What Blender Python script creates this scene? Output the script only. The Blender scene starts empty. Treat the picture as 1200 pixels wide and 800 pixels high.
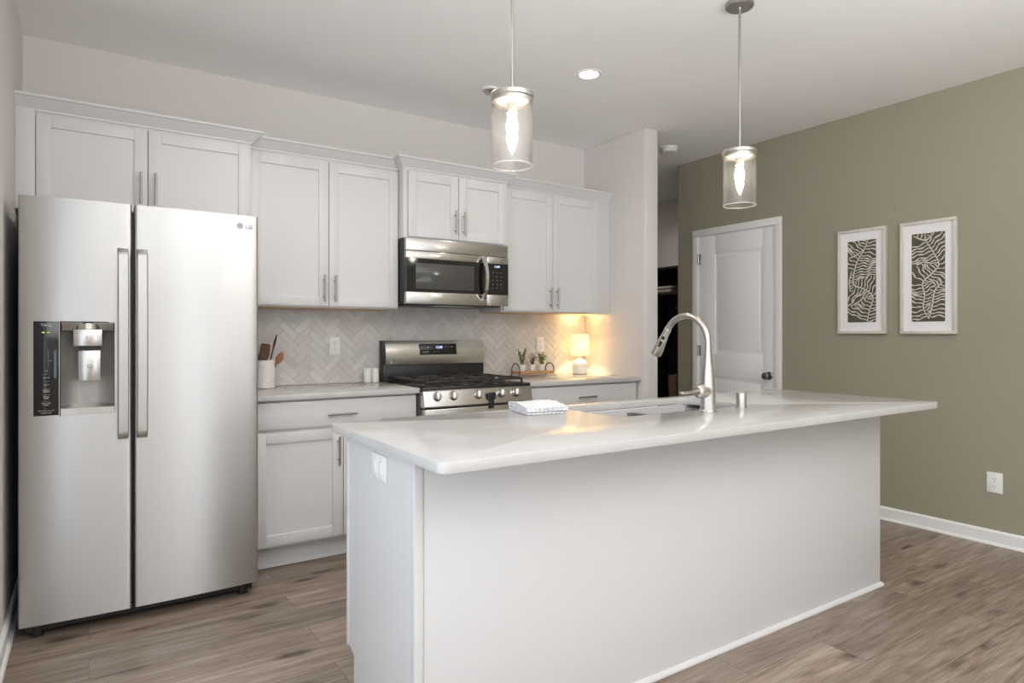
import bpy, bmesh, math, random
from mathutils import Vector, Matrix, noise
random.seed(7)
S = bpy.context.scene
COL = S.collection
PI = math.pi

# ------------------------------------------------------------------ camera
CAM_H = 1.2256
cd = bpy.data.cameras.new('camera'); cam = bpy.data.objects.new('camera', cd); COL.objects.link(cam)
cam.location = (0, 0, CAM_H)
cam.rotation_euler = (PI/2, 0, -math.radians(33.43))
cd.sensor_fit = 'HORIZONTAL'; cd.sensor_width = 36.0
cd.lens = 36.0*751.0/1200.0
cd.shift_y = -8.0/1200.0
cd.clip_start = 0.02
S.camera = cam

# ------------------------------------------------------------------ world, light, exposure
S.view_settings.view_transform = 'Standard'
S.view_settings.look = 'None'
S.view_settings.exposure = 1.05
S.view_settings.gamma = 1.0
S.view_settings.use_curve_mapping = False
w = bpy.data.worlds.new('world'); S.world = w; w.use_nodes = True
w.node_tree.nodes['Background'].inputs[0].default_value = (0.80, 0.90, 1.0, 1)
w.node_tree.nodes['Background'].inputs[1].default_value = 1.0

def area(name, loc, rot, sx, sy, energy, col):
    l = bpy.data.lights.new(name, 'AREA'); l.shape = 'RECTANGLE'; l.size = sx; l.size_y = sy
    l.energy = energy; l.color = col
    o = bpy.data.objects.new(name, l); COL.objects.link(o); o.location = loc; o.rotation_euler = rot
    return o
DAY = (0.89, 0.95, 1.0)
FRONT_Y = -4.5
# daylight standing in the patio and window openings of the wall behind the camera
area('daylight_patio', (1.74, FRONT_Y-0.02, 1.05), (PI/2, 0, 0), 0.66, 2.05, 3.6, DAY)
area('daylight_window', (3.55, FRONT_Y-0.02, 1.50), (PI/2, 0, 0), 1.15, 1.25, 1.1, DAY)
area('streak_fill', (0.0, FRONT_Y-0.02, 1.50), (PI/2, 0, 0), 0.22, 1.25, 0.5, DAY)  # added light, placed for a bright streak reflected in the left fridge door
# added fill lights in unseen openings of the left wall, beside the camera
area('left_fill', (-0.31, 0.9, 1.15), (PI/2, 0, -PI/2), 2.36, 1.86, 0.2, DAY)
area('left_rear_fill', (-0.31, -2.6, 1.30), (PI/2, 0, -PI/2), 2.16, 1.56, 6.0, DAY)
# added unseen fill light, aimed up to bounce off the ceiling behind the camera
area('ceiling_bounce_fill', (1.15, -1.10, 1.4), (PI, 0, 0), 2.7, 2.3, 88, (0.95, 0.98, 1.0))
S.cycles.diffuse_bounces = 8
S.cycles.max_bounces = 16
S.cycles.sample_clamp_indirect = 6.0

# ------------------------------------------------------------------ materials
ANI = 0.25          # brushing runs sideways, so reflections stretch upwards
def mat(name, base=(0.8, 0.8, 0.8), rough=0.5, metal=0.0, emis=None, estr=0.0, spec=0.5, aniso=0.0, coat=0.0):
    m = bpy.data.materials.new(name); m.use_nodes = True
    b = m.node_tree.nodes['Principled BSDF']
    b.inputs['Base Color'].default_value = (*base, 1); b.inputs['Roughness'].default_value = rough
    b.inputs['Metallic'].default_value = metal; b.inputs['Specular IOR Level'].default_value = spec
    b.inputs['Coat Weight'].default_value = coat
    if aniso:
        b.inputs['Anisotropic'].default_value = aniso; b.inputs['Anisotropic Rotation'].default_value = ANI
        t = m.node_tree.nodes.new('ShaderNodeTangent'); t.direction_type = 'RADIAL'; t.axis = 'Z'
        m.node_tree.links.new(t.outputs[0], b.inputs['Tangent'])
    if emis:
        b.inputs['Emission Color'].default_value = (*emis, 1); b.inputs['Emission Strength'].default_value = estr
    return m
def nodes(m): return m.node_tree.nodes, m.node_tree.links, m.node_tree.nodes['Principled BSDF']
def ramp(N, stops):
    r = N.new('ShaderNodeValToRGB'); e = r.color_ramp.elements
    e[0].position, e[0].color = stops[0][0], (*stops[0][1], 1)
    e[1].position, e[1].color = stops[-1][0], (*stops[-1][1], 1)
    for p, c in stops[1:-1]:
        n = e.new(p); n.color = (*c, 1)
    return r
def coords(N, L, scale=(1, 1, 1), kind='Object'):
    tc = N.new('ShaderNodeTexCoord'); mp = N.new('ShaderNodeMapping'); mp.inputs['Scale'].default_value = scale
    L.new(tc.outputs[kind], mp.inputs[0]); return mp.outputs[0]
def noisy(m, a, b, scale=(1, 1, 1), ns=6.0, bump=0.0, detail=4.0, lo=0.3, hi=0.7):
    N, L, B = nodes(m); v = coords(N, L, scale)
    n = N.new('ShaderNodeTexNoise'); n.inputs['Scale'].default_value = ns; n.inputs['Detail'].default_value = detail
    L.new(v, n.inputs['Vector']); r = ramp(N, [(lo, a), (hi, b)]); L.new(n.outputs['Fac'], r.inputs[0])
    L.new(r.outputs[0], B.inputs['Base Color'])
    if bump:
        bp = N.new('ShaderNodeBump'); bp.inputs['Strength'].default_value = bump; bp.inputs['Distance'].default_value = 0.002
        L.new(n.outputs['Fac'], bp.inputs['Height']); L.new(bp.outputs[0], B.inputs['Normal'])
    return m
def paint(name, c, rough, bump=0.015):
    m = mat(name, c, rough); N, L, B = nodes(m); v = coords(N, L)
    n = N.new('ShaderNodeTexNoise'); n.inputs['Scale'].default_value = 220; L.new(v, n.inputs['Vector'])
    bp = N.new('ShaderNodeBump'); bp.inputs['Strength'].default_value = bump; bp.inputs['Distance'].default_value = 0.001
    L.new(n.outputs['Fac'], bp.inputs['Height']); L.new(bp.outputs[0], B.inputs['Normal'])
    return m

M = {}
M['ceil'] = paint('ceiling_paint', (0.88, 0.868, 0.857), 0.8)
M['wall'] = paint('greige_wall_paint', (0.70, 0.665, 0.645), 0.7)
M['green'] = paint('olive_wall_paint', (0.325, 0.303, 0.222), 0.6)
M['cab'] = paint('white_cabinet_paint', (0.68, 0.673, 0.672), 0.38, 0.01)
M['trim'] = paint('white_trim_paint', (0.82, 0.81, 0.80), 0.4, 0.01)
M['door'] = paint('white_door_paint', (0.90, 0.885, 0.885), 0.45, 0.01)
M['ply'] = noisy(mat('birch_underside', (0.62, 0.42, 0.23), 0.5), (0.60, 0.40, 0.21), (0.70, 0.50, 0.29), (2, 18, 18), 3)
M['nickel'] = mat('brushed_nickel', (0.62, 0.59, 0.55), 0.28, 1.0)
M['pull'] = mat('satin_nickel_pull', (0.42, 0.40, 0.38), 0.35, 1.0)
M['chrome'] = mat('polished_steel', (0.75, 0.74, 0.72), 0.12, 1.0)
M['steel'] = mat('brushed_stainless', (0.565, 0.56, 0.55), 0.34, 1.0, aniso=0.92)
M['steel2'] = mat('brushed_stainless_range', (0.60, 0.58, 0.55), 0.24, 1.0, aniso=0.6)
M['sink'] = mat('sink_stainless', (0.24, 0.232, 0.22), 0.28, 1.0)
M['fside'] = mat('grey_fridge_side', (0.16, 0.16, 0.16), 0.5)
M['black'] = mat('black_plastic', (0.018, 0.017, 0.017), 0.4)
M['gloss'] = mat('black_gloss_glass', (0.012, 0.011, 0.011), 0.06)
M['mesh'] = mat('grey_screened_glass', (0.075, 0.072, 0.068), 0.12)
M['iron'] = noisy(mat('cast_iron', (0.03, 0.027, 0.025), 0.5), (0.022, 0.02, 0.019), (0.05, 0.042, 0.036), ns=60)
M['enamel'] = mat('black_enamel', (0.02, 0.018, 0.017), 0.22)
M['grip'] = mat('dispenser_plastic', (0.40, 0.385, 0.365), 0.35, 0.6)
M['dark'] = mat('dark_slot', (0.02, 0.02, 0.02), 0.7)
M['legend'] = mat('panel_lettering', (0.62, 0.62, 0.60), 0.5)
M['lime'] = mat('lit_green_icon', (0.5, 0.6, 0.1), 0.5, emis=(0.6, 0.75, 0.1), estr=0.5)
M['logo'] = mat('grey_logo', (0.36, 0.36, 0.36), 0.5)
M['led'] = mat('blue_white_display', (0.4, 0.5, 0.9), 0.5, emis=(0.5, 0.6, 1.0), estr=0.8)
M['plate'] = mat('white_plastic_plate', (0.84, 0.83, 0.81), 0.35)
M['slot'] = mat('outlet_slot', (0.08, 0.08, 0.08), 0.6)
M['ceram'] = mat('white_ceramic', (0.80, 0.78, 0.75), 0.3)
M['bulb'] = mat('lit_bulb', (1, 0.9, 0.75), 0.3, emis=(1.0, 0.88, 0.72), estr=45)
M['lampbulb'] = mat('lit_warm_bulb', (1, 0.85, 0.6), 0.3, emis=(1.0, 0.79, 0.42), estr=165)
M['led_disc'] = mat('lit_downlight', (1, 1, 1), 0.3, emis=(1.0, 0.95, 0.87), estr=9)
M['socket'] = mat('cream_socket', (0.45, 0.42, 0.37), 0.4)
M['knobm'] = mat('dark_nickel_knob', (0.25, 0.23, 0.21), 0.3, 1.0)
M['locker'] = noisy(mat('espresso_wood', (0.018, 0.014, 0.012), 0.45), (0.013, 0.010, 0.009), (0.028, 0.021, 0.017), (14, 14, 1), 5)
M['mat'] = mat('white_mat_board', (0.84, 0.82, 0.82), 0.8)
M['frame'] = noisy(mat('pale_wood_frame', (0.62, 0.58, 0.52), 0.5), (0.60, 0.56, 0.50), (0.70, 0.66, 0.60), (8, 8, 1), 6)
M['ink'] = noisy(mat('olive_black_ink', (0.06, 0.054, 0.036), 0.8), (0.075, 0.068, 0.048), (0.11, 0.10, 0.072), ns=30)
M['paper'] = mat('cream_paper', (0.66, 0.63, 0.54), 0.8)
M['soil'] = noisy(mat('potting_soil', (0.05, 0.035, 0.025), 0.9), (0.03, 0.02, 0.015), (0.09, 0.06, 0.04), ns=200)
M['leafA'] = noisy(mat('sage_leaf', (0.14, 0.18, 0.05), 0.5), (0.12, 0.16, 0.04), (0.27, 0.30, 0.10), ns=90)
M['leafB'] = noisy(mat('dusky_leaf', (0.16, 0.12, 0.07), 0.5), (0.11, 0.08, 0.05), (0.23, 0.21, 0.11), ns=90)
M['leafC'] = noisy(mat('bright_leaf', (0.24, 0.34, 0.04), 0.5), (0.24, 0.36, 0.03), (0.46, 0.56, 0.10), ns=90)
M['tray'] = noisy(mat('honey_wood', (0.50, 0.28, 0.11), 0.45), (0.40, 0.20, 0.08), (0.60, 0.37, 0.16), (3, 30, 30), 4)
M['wood1'] = noisy(mat('dark_walnut', (0.10, 0.045, 0.022), 0.4), (0.07, 0.03, 0.016), (0.15, 0.07, 0.035), (20, 20, 3), 5)
M['wood2'] = noisy(mat('olive_wood', (0.30, 0.14, 0.055), 0.4), (0.22, 0.09, 0.035), (0.42, 0.21, 0.09), (20, 20, 3), 5)
M['basket'] = noisy(mat('tan_wicker', (0.28, 0.19, 0.12), 0.8), (0.18, 0.11, 0.07), (0.36, 0.26, 0.17), ns=120)
M['linen'] = noisy(mat('folded_linen', (0.45, 0.38, 0.32), 0.9), (0.36, 0.29, 0.24), (0.52, 0.45, 0.39), ns=60)
M['shade'] = None

def floor_material():
    m = mat('wood_plank_floor', (0.3, 0.2, 0.15), 0.42); N, L, B = nodes(m)
    v = coords(N, L)
    br = N.new('ShaderNodeTexBrick'); L.new(v, br.inputs['Vector'])
    br.offset = 0.37; br.offset_frequency = 2
    br.inputs['Color1'].default_value = (0, 0, 0, 1); br.inputs['Color2'].default_value = (1, 1, 1, 1)
    br.inputs['Mortar'].default_value = (0.5, 0.5, 0.5, 1)
    br.inputs['Scale'].default_value = 1.0; br.inputs['Mortar Size'].default_value = 0.0012
    br.inputs['Brick Width'].default_value = 1.22; br.inputs['Row Height'].default_value = 0.182
    # per-plank shift of the grain
    sc = N.new('ShaderNodeVectorMath'); sc.operation = 'SCALE'; sc.inputs['Scale'].default_value = 37.0
    L.new(br.outputs['Color'], sc.inputs[0])
    ad = N.new('ShaderNodeVectorMath'); ad.operation = 'ADD'; L.new(v, ad.inputs[0]); L.new(sc.outputs[0], ad.inputs[1])
    mp = N.new('ShaderNodeMapping'); mp.inputs['Scale'].default_value = (1.1, 11, 1); L.new(ad.outputs[0], mp.inputs[0])
    g = N.new('ShaderNodeTexNoise'); g.inputs['Scale'].default_value = 2.4; g.inputs['Detail'].default_value = 9
    g.inputs['Roughness'].default_value = 0.62; g.inputs['Distortion'].default_value = 0.5; L.new(mp.outputs[0], g.inputs['Vector'])
    r = ramp(N, [(0.26, (0.145, 0.104, 0.076)), (0.44, (0.268, 0.206, 0.158)), (0.58, (0.330, 0.264, 0.214)), (0.76, (0.42, 0.355, 0.305))])
    L.new(g.outputs['Fac'], r.inputs[0])
    # fine fibres
    mp2 = N.new('ShaderNodeMapping'); mp2.inputs['Scale'].default_value = (6, 160, 1); L.new(ad.outputs[0], mp2.inputs[0])
    g2 = N.new('ShaderNodeTexNoise'); g2.inputs['Scale'].default_value = 1.2; g2.inputs['Detail'].default_value = 4; L.new(mp2.outputs[0], g2.inputs['Vector'])
    r2 = ramp(N, [(0.3, (0.72, 0.71, 0.70)), (0.7, (1.20, 1.20, 1.20))]); L.new(g2.outputs['Fac'], r2.inputs[0])
    mx = N.new('ShaderNodeMixRGB'); mx.blend_type = 'MULTIPLY'; mx.inputs[0].default_value = 1; L.new(r.outputs[0], mx.inputs[1]); L.new(r2.outputs[0], mx.inputs[2])
    # knots
    mp3 = N.new('ShaderNodeMapping'); mp3.inputs['Scale'].default_value = (2.2, 6.0, 1); L.new(ad.outputs[0], mp3.inputs[0])
    vo = N.new('ShaderNodeTexVoronoi'); vo.inputs['Scale'].default_value = 1.15; L.new(mp3.outputs[0], vo.inputs['Vector'])
    dn = N.new('ShaderNodeMath'); dn.operation = 'ADD'; L.new(vo.outputs['Distance'], dn.inputs[0])
    g3 = N.new('ShaderNodeTexNoise'); g3.inputs['Scale'].default_value = 3.0; g3.inputs['Detail'].default_value = 5; L.new(mp3.outputs[0], g3.inputs['Vector'])
    sb = N.new('ShaderNodeMath'); sb.operation = 'MULTIPLY_ADD'; sb.inputs[1].default_value = 0.55; sb.inputs[2].default_value = -0.27
    L.new(g3.outputs['Fac'], sb.inputs[0]); L.new(sb.outputs[0], dn.inputs[1])
    r3 = ramp(N, [(0.05, (0.30, 0.28, 0.26)), (0.24, (1, 1, 1))]); L.new(dn.outputs[0], r3.inputs[0])
    mx2 = N.new('ShaderNodeMixRGB'); mx2.blend_type = 'MULTIPLY'; mx2.inputs[0].default_value = 1; L.new(mx.outputs[0], mx2.inputs[1]); L.new(r3.outputs[0], mx2.inputs[2])
    # plank-to-plank tone
    r4 = ramp(N, [(0.0, (0.80, 0.79, 0.78)), (1.0, (1.15, 1.14, 1.13))]); L.new(br.outputs['Color'], r4.inputs[0])
    mx3 = N.new('ShaderNodeMixRGB'); mx3.blend_type = 'MULTIPLY'; mx3.inputs[0].default_value = 1; L.new(mx2.outputs[0], mx3.inputs[1]); L.new(r4.outputs[0], mx3.inputs[2])
    r5 = ramp(N, [(0.0, (1, 1, 1)), (1.0, (0.5, 0.48, 0.46))]); L.new(br.outputs['Fac'], r5.inputs[0])
    mx4 = N.new('ShaderNodeMixRGB'); mx4.blend_type = 'MULTIPLY'; mx4.inputs[0].default_value = 1; L.new(mx3.outputs[0], mx4.inputs[1]); L.new(r5.outputs[0], mx4.inputs[2])
    L.new(mx4.outputs[0], B.inputs['Base Color'])
    bp = N.new('ShaderNodeBump'); bp.inputs['Strength'].default_value = 0.12; bp.inputs['Distance'].default_value = 0.002
    L.new(g2.outputs['Fac'], bp.inputs['Height']); L.new(bp.outputs[0], B.inputs['Normal'])
    return m
M['floor'] = floor_material()

def quartz():
    m = mat('white_quartz', (0.60, 0.585, 0.57), 0.14); N, L, B = nodes(m); v = coords(N, L)
    n = N.new('ShaderNodeTexNoise'); n.inputs['Scale'].default_value = 1.6; n.inputs['Detail'].default_value = 8; n.inputs['Distortion'].default_value = 1.2
    L.new(v, n.inputs['Vector'])
    r = ramp(N, [(0.40, (0.575, 0.56, 0.547)), (0.50, (0.55, 0.535, 0.52)), (0.56, (0.575, 0.56, 0.547))]); L.new(n.outputs['Fac'], r.inputs[0])
    L.new(r.outputs[0], B.inputs['Base Color']); return m
M['quartz'] = quartz()

def tile_material():
    m = mat('greige_glazed_tile', (0.58, 0.54, 0.51), 0.16); N, L, B = nodes(m)
    a = N.new('ShaderNodeAttribute'); a.attribute_name = 'tone'
    r = ramp(N, [(0.0, (0.60, 0.565, 0.54)), (1.0, (0.70, 0.665, 0.64))]); L.new(a.outputs['Fac'], r.inputs[0])
    L.new(r.outputs[0], B.inputs['Base Color']); return m
M['tile'] = tile_material()
M['grout'] = mat('pale_grout', (0.60, 0.565, 0.53), 0.9)

def thin_glass(name, tint=(1, 1, 1), refl=0.5, haze=0.0):
    m = bpy.data.materials.new(name); m.use_nodes = True; N, L = m.node_tree.nodes, m.node_tree.links
    N.remove(N['Principled BSDF']); out = N['Material Output']
    t = N.new('ShaderNodeBsdfTransparent'); t.inputs[0].default_value = (*tint, 1)
    g = N.new('ShaderNodeBsdfGlossy'); g.inputs['Roughness'].default_value = 0.03
    lw = N.new('ShaderNodeLayerWeight'); lw.inputs[0].default_value = 0.5
    pw = N.new('ShaderNodeMath'); pw.operation = 'POWER'; pw.inputs[1].default_value = 3.0; L.new(lw.outputs['Facing'], pw.inputs[0])
    ma = N.new('ShaderNodeMath'); ma.operation = 'MULTIPLY_ADD'; ma.inputs[1].default_value = refl; ma.inputs[2].default_value = 0.03; L.new(pw.outputs[0], ma.inputs[0])
    mx = N.new('ShaderNodeMixShader'); L.new(ma.outputs[0], mx.inputs[0]); L.new(t.outputs[0], mx.inputs[1]); L.new(g.outputs[0], mx.inputs[2])
    df = N.new('ShaderNodeBsdfDiffuse'); df.inputs[0].default_value = (1, 1, 1, 1); tl = N.new('ShaderNodeBsdfTranslucent'); tl.inputs[0].default_value = (1, 1, 1, 1)
    m1 = N.new('ShaderNodeMixShader'); m1.inputs[0].default_value = 0.5; L.new(df.outputs[0], m1.inputs[1]); L.new(tl.outputs[0], m1.inputs[2])
    m2 = N.new('ShaderNodeMixShader'); m2.inputs[0].default_value = haze; L.new(mx.outputs[0], m2.inputs[1]); L.new(m1.outputs[0], m2.inputs[2])  # white haze standing in for bulb glow within the glass
    L.new(m2.outputs[0], out.inputs[0]); return m
M['glass'] = thin_glass('clear_glass', (0.995, 0.995, 0.99), 0.7, 0.007)
M['rim'] = thin_glass('bulb_lit_glass_edge', (1, 1, 1), 0.6, 0.14)  # whitened so the rim seems to catch the bulb's light
M['pane'] = thin_glass('window_glass', (0.98, 0.99, 0.99), 0.2)

def shade_material():
    m = mat('linen_lamp_shade', (0.85, 0.80, 0.70), 0.9); N, L, B = nodes(m)
    t = N.new('ShaderNodeBsdfTranslucent'); t.inputs[0].default_value = (0.90, 0.84, 0.68, 1)
    mx = N.new('ShaderNodeMixShader'); mx.inputs[0].default_value = 0.5
    L.new(B.outputs[0], mx.inputs[1]); L.new(t.outputs[0], mx.inputs[2]); L.new(mx.outputs[0], N['Material Output'].inputs[0])
    return m
M['shade'] = shade_material()

def towel_material():
    m = mat('white_ribbed_cotton', (0.8, 0.8, 0.8), 0.9); N, L, B = nodes(m); v = coords(N, L)
    sp = N.new('ShaderNodeSeparateXYZ'); L.new(v, sp.inputs[0])
    mu = N.new('ShaderNodeMath'); mu.operation = 'MULTIPLY'; mu.inputs[1].default_value = 2*PI/0.018; L.new(sp.outputs[0], mu.inputs[0])
    si = N.new('ShaderNodeMath'); si.operation = 'SINE'; L.new(mu.outputs[0], si.inputs[0])
    r = ramp(N, [(0.35, (0.80, 0.80, 0.81)), (0.75, (0.66, 0.68, 0.74))]); L.new(si.outputs[0], r.inputs[0]); L.new(r.outputs[0], B.inputs['Base Color'])
    bp = N.new('ShaderNodeBump'); bp.inputs['Strength'].default_value = 0.4; bp.inputs['Distance'].default_value = 0.004
    L.new(si.outputs[0], bp.inputs['Height']); L.new(bp.outputs[0], B.inputs['Normal'])
    return m
M['towel'] = towel_material()

# ------------------------------------------------------------------ mesh builder (everything is given in world metres)
class MB:
    def __init__(self): self.bm = bmesh.new(); self.tone = None
    def merge(self, b, mi=0):
        vm = {}
        for v in b.verts: vm[v] = self.bm.verts.new(v.co)
        for f in b.faces:
            try: nf = self.bm.faces.new([vm[v] for v in f.verts])
            except ValueError: continue
            nf.material_index = mi
        b.free(); return self
    def box(self, x0, x1, y0, y1, z0, z1, b=0.0, seg=2, mi=0, rot=None):
        t = bmesh.new(); bmesh.ops.create_cube(t, size=1)
        sx, sy, sz = abs(x1-x0), abs(y1-y0), abs(z1-z0)
        for v in t.verts: v.co = Vector((v.co.x*sx, v.co.y*sy, v.co.z*sz))
        if b: bmesh.ops.bevel(t, geom=list(t.edges), offset=min(b, 0.49*min(sx, sy, sz)), segments=seg, profile=0.5, affect='EDGES')
        c = Vector(((x0+x1)/2, (y0+y1)/2, (z0+z1)/2))
        for v in t.verts: v.co = (rot @ v.co if rot else v.co) + c
        return self.merge(t, mi)
    def cyl(self, p0, p1, r0, r1=None, seg=24, mi=0, caps=True):
        p0, p1 = Vector(p0), Vector(p1); r1 = r0 if r1 is None else r1
        t = bmesh.new(); bmesh.ops.create_cone(t, cap_ends=caps, segments=seg, radius1=r0, radius2=r1, depth=(p1-p0).length)
        q = (p1-p0).to_track_quat('Z', 'Y').to_matrix().to_4x4(); q.translation = (p0+p1)/2
        bmesh.ops.transform(t, matrix=q, verts=t.verts); return self.merge(t, mi)
    def lathe(self, prof, c, axis=(0, 0, 1), seg=32, mi=0, close=True):
        """prof: (radius, height) pairs along axis from c"""
        q = Vector(axis).to_track_quat('Z', 'Y').to_matrix(); c = Vector(c); t = bmesh.new(); rings = []
        for r, h in prof:
            if r < 1e-6: rings.append([t.verts.new(c + q @ Vector((0, 0, h)))])
            else: rings.append([t.verts.new(c + q @ Vector((r*math.cos(2*PI*k/seg), r*math.sin(2*PI*k/seg), h))) for k in range(seg)])
        for a, b in zip(rings, rings[1:]):
            for k in range(seg):
                k2 = (k+1) % seg
                if len(a) == 1 and len(b) == 1: continue
                if len(a) == 1: t.faces.new((a[0], b[k2], b[k]))
                elif len(b) == 1: t.faces.new((a[k], a[k2], b[0]))
                else: t.faces.new((a[k], a[k2], b[k2], b[k]))
        if close:
            if len(rings[0]) > 1: t.faces.new(list(reversed(rings[0])))
            if len(rings[-1]) > 1: t.faces.new(rings[-1])
        return self.merge(t, mi)
    def tube(self, pts, r, seg=12, mi=0, caps=True, flat=None):
        pts = [Vector(p) for p in pts]; n = len(pts); rr = r if hasattr(r, '__len__') else [r]*n
        t = bmesh.new(); rings = []; up = None
        for i, p in enumerate(pts):
            d = (pts[min(i+1, n-1)] - pts[max(i-1, 0)]).normalized()
            if up is None:
                up = d.orthogonal().normalized() if flat is None else Vector(flat)
            up = (up - d*up.dot(d)).normalized(); s = d.cross(up)
            e = 1.0
            rings.append([t.verts.new(p + (up*math.cos(2*PI*k/seg) + s*math.sin(2*PI*k/seg)*e)*rr[i]) for k in range(seg)])
        for a, b in zip(rings, rings[1:]):
            for k in range(seg): t.faces.new((a[k], a[(k+1) % seg], b[(k+1) % seg], b[k]))
        if caps: t.faces.new(list(reversed(rings[0]))); t.faces.new(rings[-1])
        return self.merge(t, mi)
    def loft(self, rings, mi=0, caps=True, closed=True):
        t = bmesh.new(); R = [[t.verts.new(p) for p in r] for r in rings]; n = len(R[0])
        for a, b in zip(R, R[1:]):
            for k in range(n if closed else n-1):
                t.faces.new((a[k], a[(k+1) % n], b[(k+1) % n], b[k]))
        if caps: t.faces.new(list(reversed(R[0]))); t.faces.new(R[-1])
        return self.merge(t, mi)
    def prism(self, poly, vec, mi=0):
        vec = Vector(vec); a = [Vector(p) for p in poly]
        return self.loft([a, [p+vec for p in a]], mi)
    def slab(self, outer, holes, z0, z1, b=0.003, mi=0):
        """horizontal plate with holes: outlines are lists of (x, y)"""
        t = bmesh.new(); E = []
        for loop in [outer]+holes:
            vs = [t.verts.new((x, y, z1)) for x, y in loop]
            E += [t.edges.new((vs[i], vs[(i+1) % len(vs)])) for i in range(len(vs))]
        bmesh.ops.triangle_fill(t, edges=E, use_beauty=True)
        g = bmesh.ops.extrude_face_region(t, geom=list(t.faces))
        bmesh.ops.translate(t, vec=(0, 0, z0-z1), verts=[x for x in g['geom'] if isinstance(x, bmesh.types.BMVert)])
        bmesh.ops.recalc_face_normals(t, faces=t.faces)
        if b:
            ed = [e for e in t.edges if len(e.link_faces) == 2 and e.calc_face_angle(0) > 1.0 and abs(e.verts[0].co.z-e.verts[1].co.z) < 1e-6]
            bmesh.ops.bevel(t, geom=ed, offset=b, segments=2, profile=0.5, affect='EDGES')
        return self.merge(t, mi)
    def sphere(self, c, r, sc=(1, 1, 1), seg=20, mi=0):
        t = bmesh.new(); bmesh.ops.create_uvsphere(t, u_segments=seg, v_segments=seg//2, radius=r)
        for v in t.verts: v.co = Vector((v.co.x*sc[0], v.co.y*sc[1], v.co.z*sc[2])) + Vector(c)
        return self.merge(t, mi)
    def build(self, name, mats, parent=None, loc=None, smooth=25, recalc=True):
        o_w = Vector(parent['_w']) if parent is not None else Vector(loc or (0, 0, 0))
        if recalc: bmesh.ops.recalc_face_normals(self.bm, faces=self.bm.faces)
        for v in self.bm.verts: v.co -= o_w
        me = bpy.data.meshes.new(name); self.bm.to_mesh(me); self.bm.free()
        for m_ in (mats if isinstance(mats, (list, tuple)) else [mats]): me.materials.append(M[m_] if isinstance(m_, str) else m_)
        if smooth:
            me.polygons.foreach_set('use_smooth', [True]*len(me.polygons)); me.set_sharp_from_angle(angle=math.radians(smooth))
        o = bpy.data.objects.new(name, me); COL.objects.link(o)
        if parent is not None: o.parent = parent
        else: o.location = o_w
        o['_w'] = list(o_w); return o

def tag(o, label, cat, group=None, kind=None):
    o['label'] = label; o['category'] = cat
    if group: o['group'] = group
    if kind: o['kind'] = kind
    return o
def root(name, loc, label, cat, group=None):
    o = bpy.data.objects.new(name, None); COL.objects.link(o); o.location = loc; o.empty_display_size = 0.1
    o['_w'] = list(loc); return tag(o, label, cat, group)
def struct(o, label, cat): return tag(o, label, cat, kind='structure')

def text(name, s, size, loc, m, parent, normal='-y', align='CENTER', ext=0.0003, off=0.0):
    cu = bpy.data.curves.new('t', 'FONT'); cu.body = s; cu.size = size; cu.align_x = align; cu.align_y = 'CENTER'; cu.extrude = ext; cu.offset = off
    to = bpy.data.objects.new('t', cu); COL.objects.link(to)
    me = bpy.data.meshes.new_from_object(to.evaluated_get(bpy.context.evaluated_depsgraph_get()))
    bpy.data.objects.remove(to); bpy.data.curves.remove(cu)
    R = {'-y': Matrix.Rotation(PI/2, 3, 'X')}[normal]
    me.transform(R.to_4x4()); me.transform(Matrix.Translation(Vector(loc)-Vector(parent['_w'])))
    me.materials.clear(); me.materials.append(M[m])
    me.name = name; o = bpy.data.objects.new(name, me); COL.objects.link(o); o.parent = parent; o['_w'] = list(parent['_w']); return o

def rrect(x0, x1, y0, y1, r, n=8):
    out = []
    for cx, cy, a in ((x1-r, y1-r, 0), (x0+r, y1-r, 90), (x0+r, y0+r, 180), (x1-r, y0+r, 270)):
        for k in range(n+1):
            t = math.radians(a+90*k/n); out.append((cx+r*math.cos(t), cy+r*math.sin(t)))
    return out

# ------------------------------------------------------------------ the setting
WL, WR, WB, CZ = -0.28, 4.415, 4.07, 2.743
struct(MB().box(-0.42, 5.62, -4.65, 5.95, -0.05, 0.0).build('floor', 'floor', loc=(0, 0, 0), smooth=0), 'brown wood plank floor', 'floor')
struct(MB().box(-0.42, 5.62, -4.65, 5.95, CZ, CZ+0.1).build('ceiling', 'ceil', loc=(0, 0, CZ), smooth=0), 'smooth off white ceiling', 'ceiling')
LO, LO2 = (-0.30, 2.10, 0.20, 2.10), (-3.70, -1.50, 0.50, 2.10)       # openings added for the left fill lights, beside and behind the camera
lw_ = MB(); lw_.box(WL-0.12, WL, -4.62, LO2[0], 0, CZ); lw_.box(WL-0.12, WL, LO2[1], LO[0], 0, CZ); lw_.box(WL-0.12, WL, LO2[0], LO2[1], 0, LO2[2]); lw_.box(WL-0.12, WL, LO2[0], LO2[1], LO2[3], CZ); lw_.box(WL-0.12, WL, LO[1], WB+0.12, 0, CZ); lw_.box(WL-0.12, WL, LO[0], LO[1], 0, LO[2]); lw_.box(WL-0.12, WL, LO[0], LO[1], LO[3], CZ)
struct(lw_.build('wall_left', 'wall', loc=(WL, 0, 0), smooth=0), 'greige wall left of the refrigerator', 'wall')
wb = struct(MB().box(WL, 3.40, WB, WB+0.12, 0, CZ).build('wall_back', 'wall', loc=(1.5, WB, 0), smooth=0), 'greige wall behind the white cabinets', 'wall')
struct(MB().box(3.40, 3.535, 3.38, 5.82, 0, CZ, 0.012, 3).build('wall_partition', 'wall', loc=(3.46, 3.38, 0)), 'greige wall end standing right of the lamp and cabinets', 'wall')
DY0, DY1, DZ = 3.005, 3.748, 2.072        # opening of the white door
g = MB()
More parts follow.
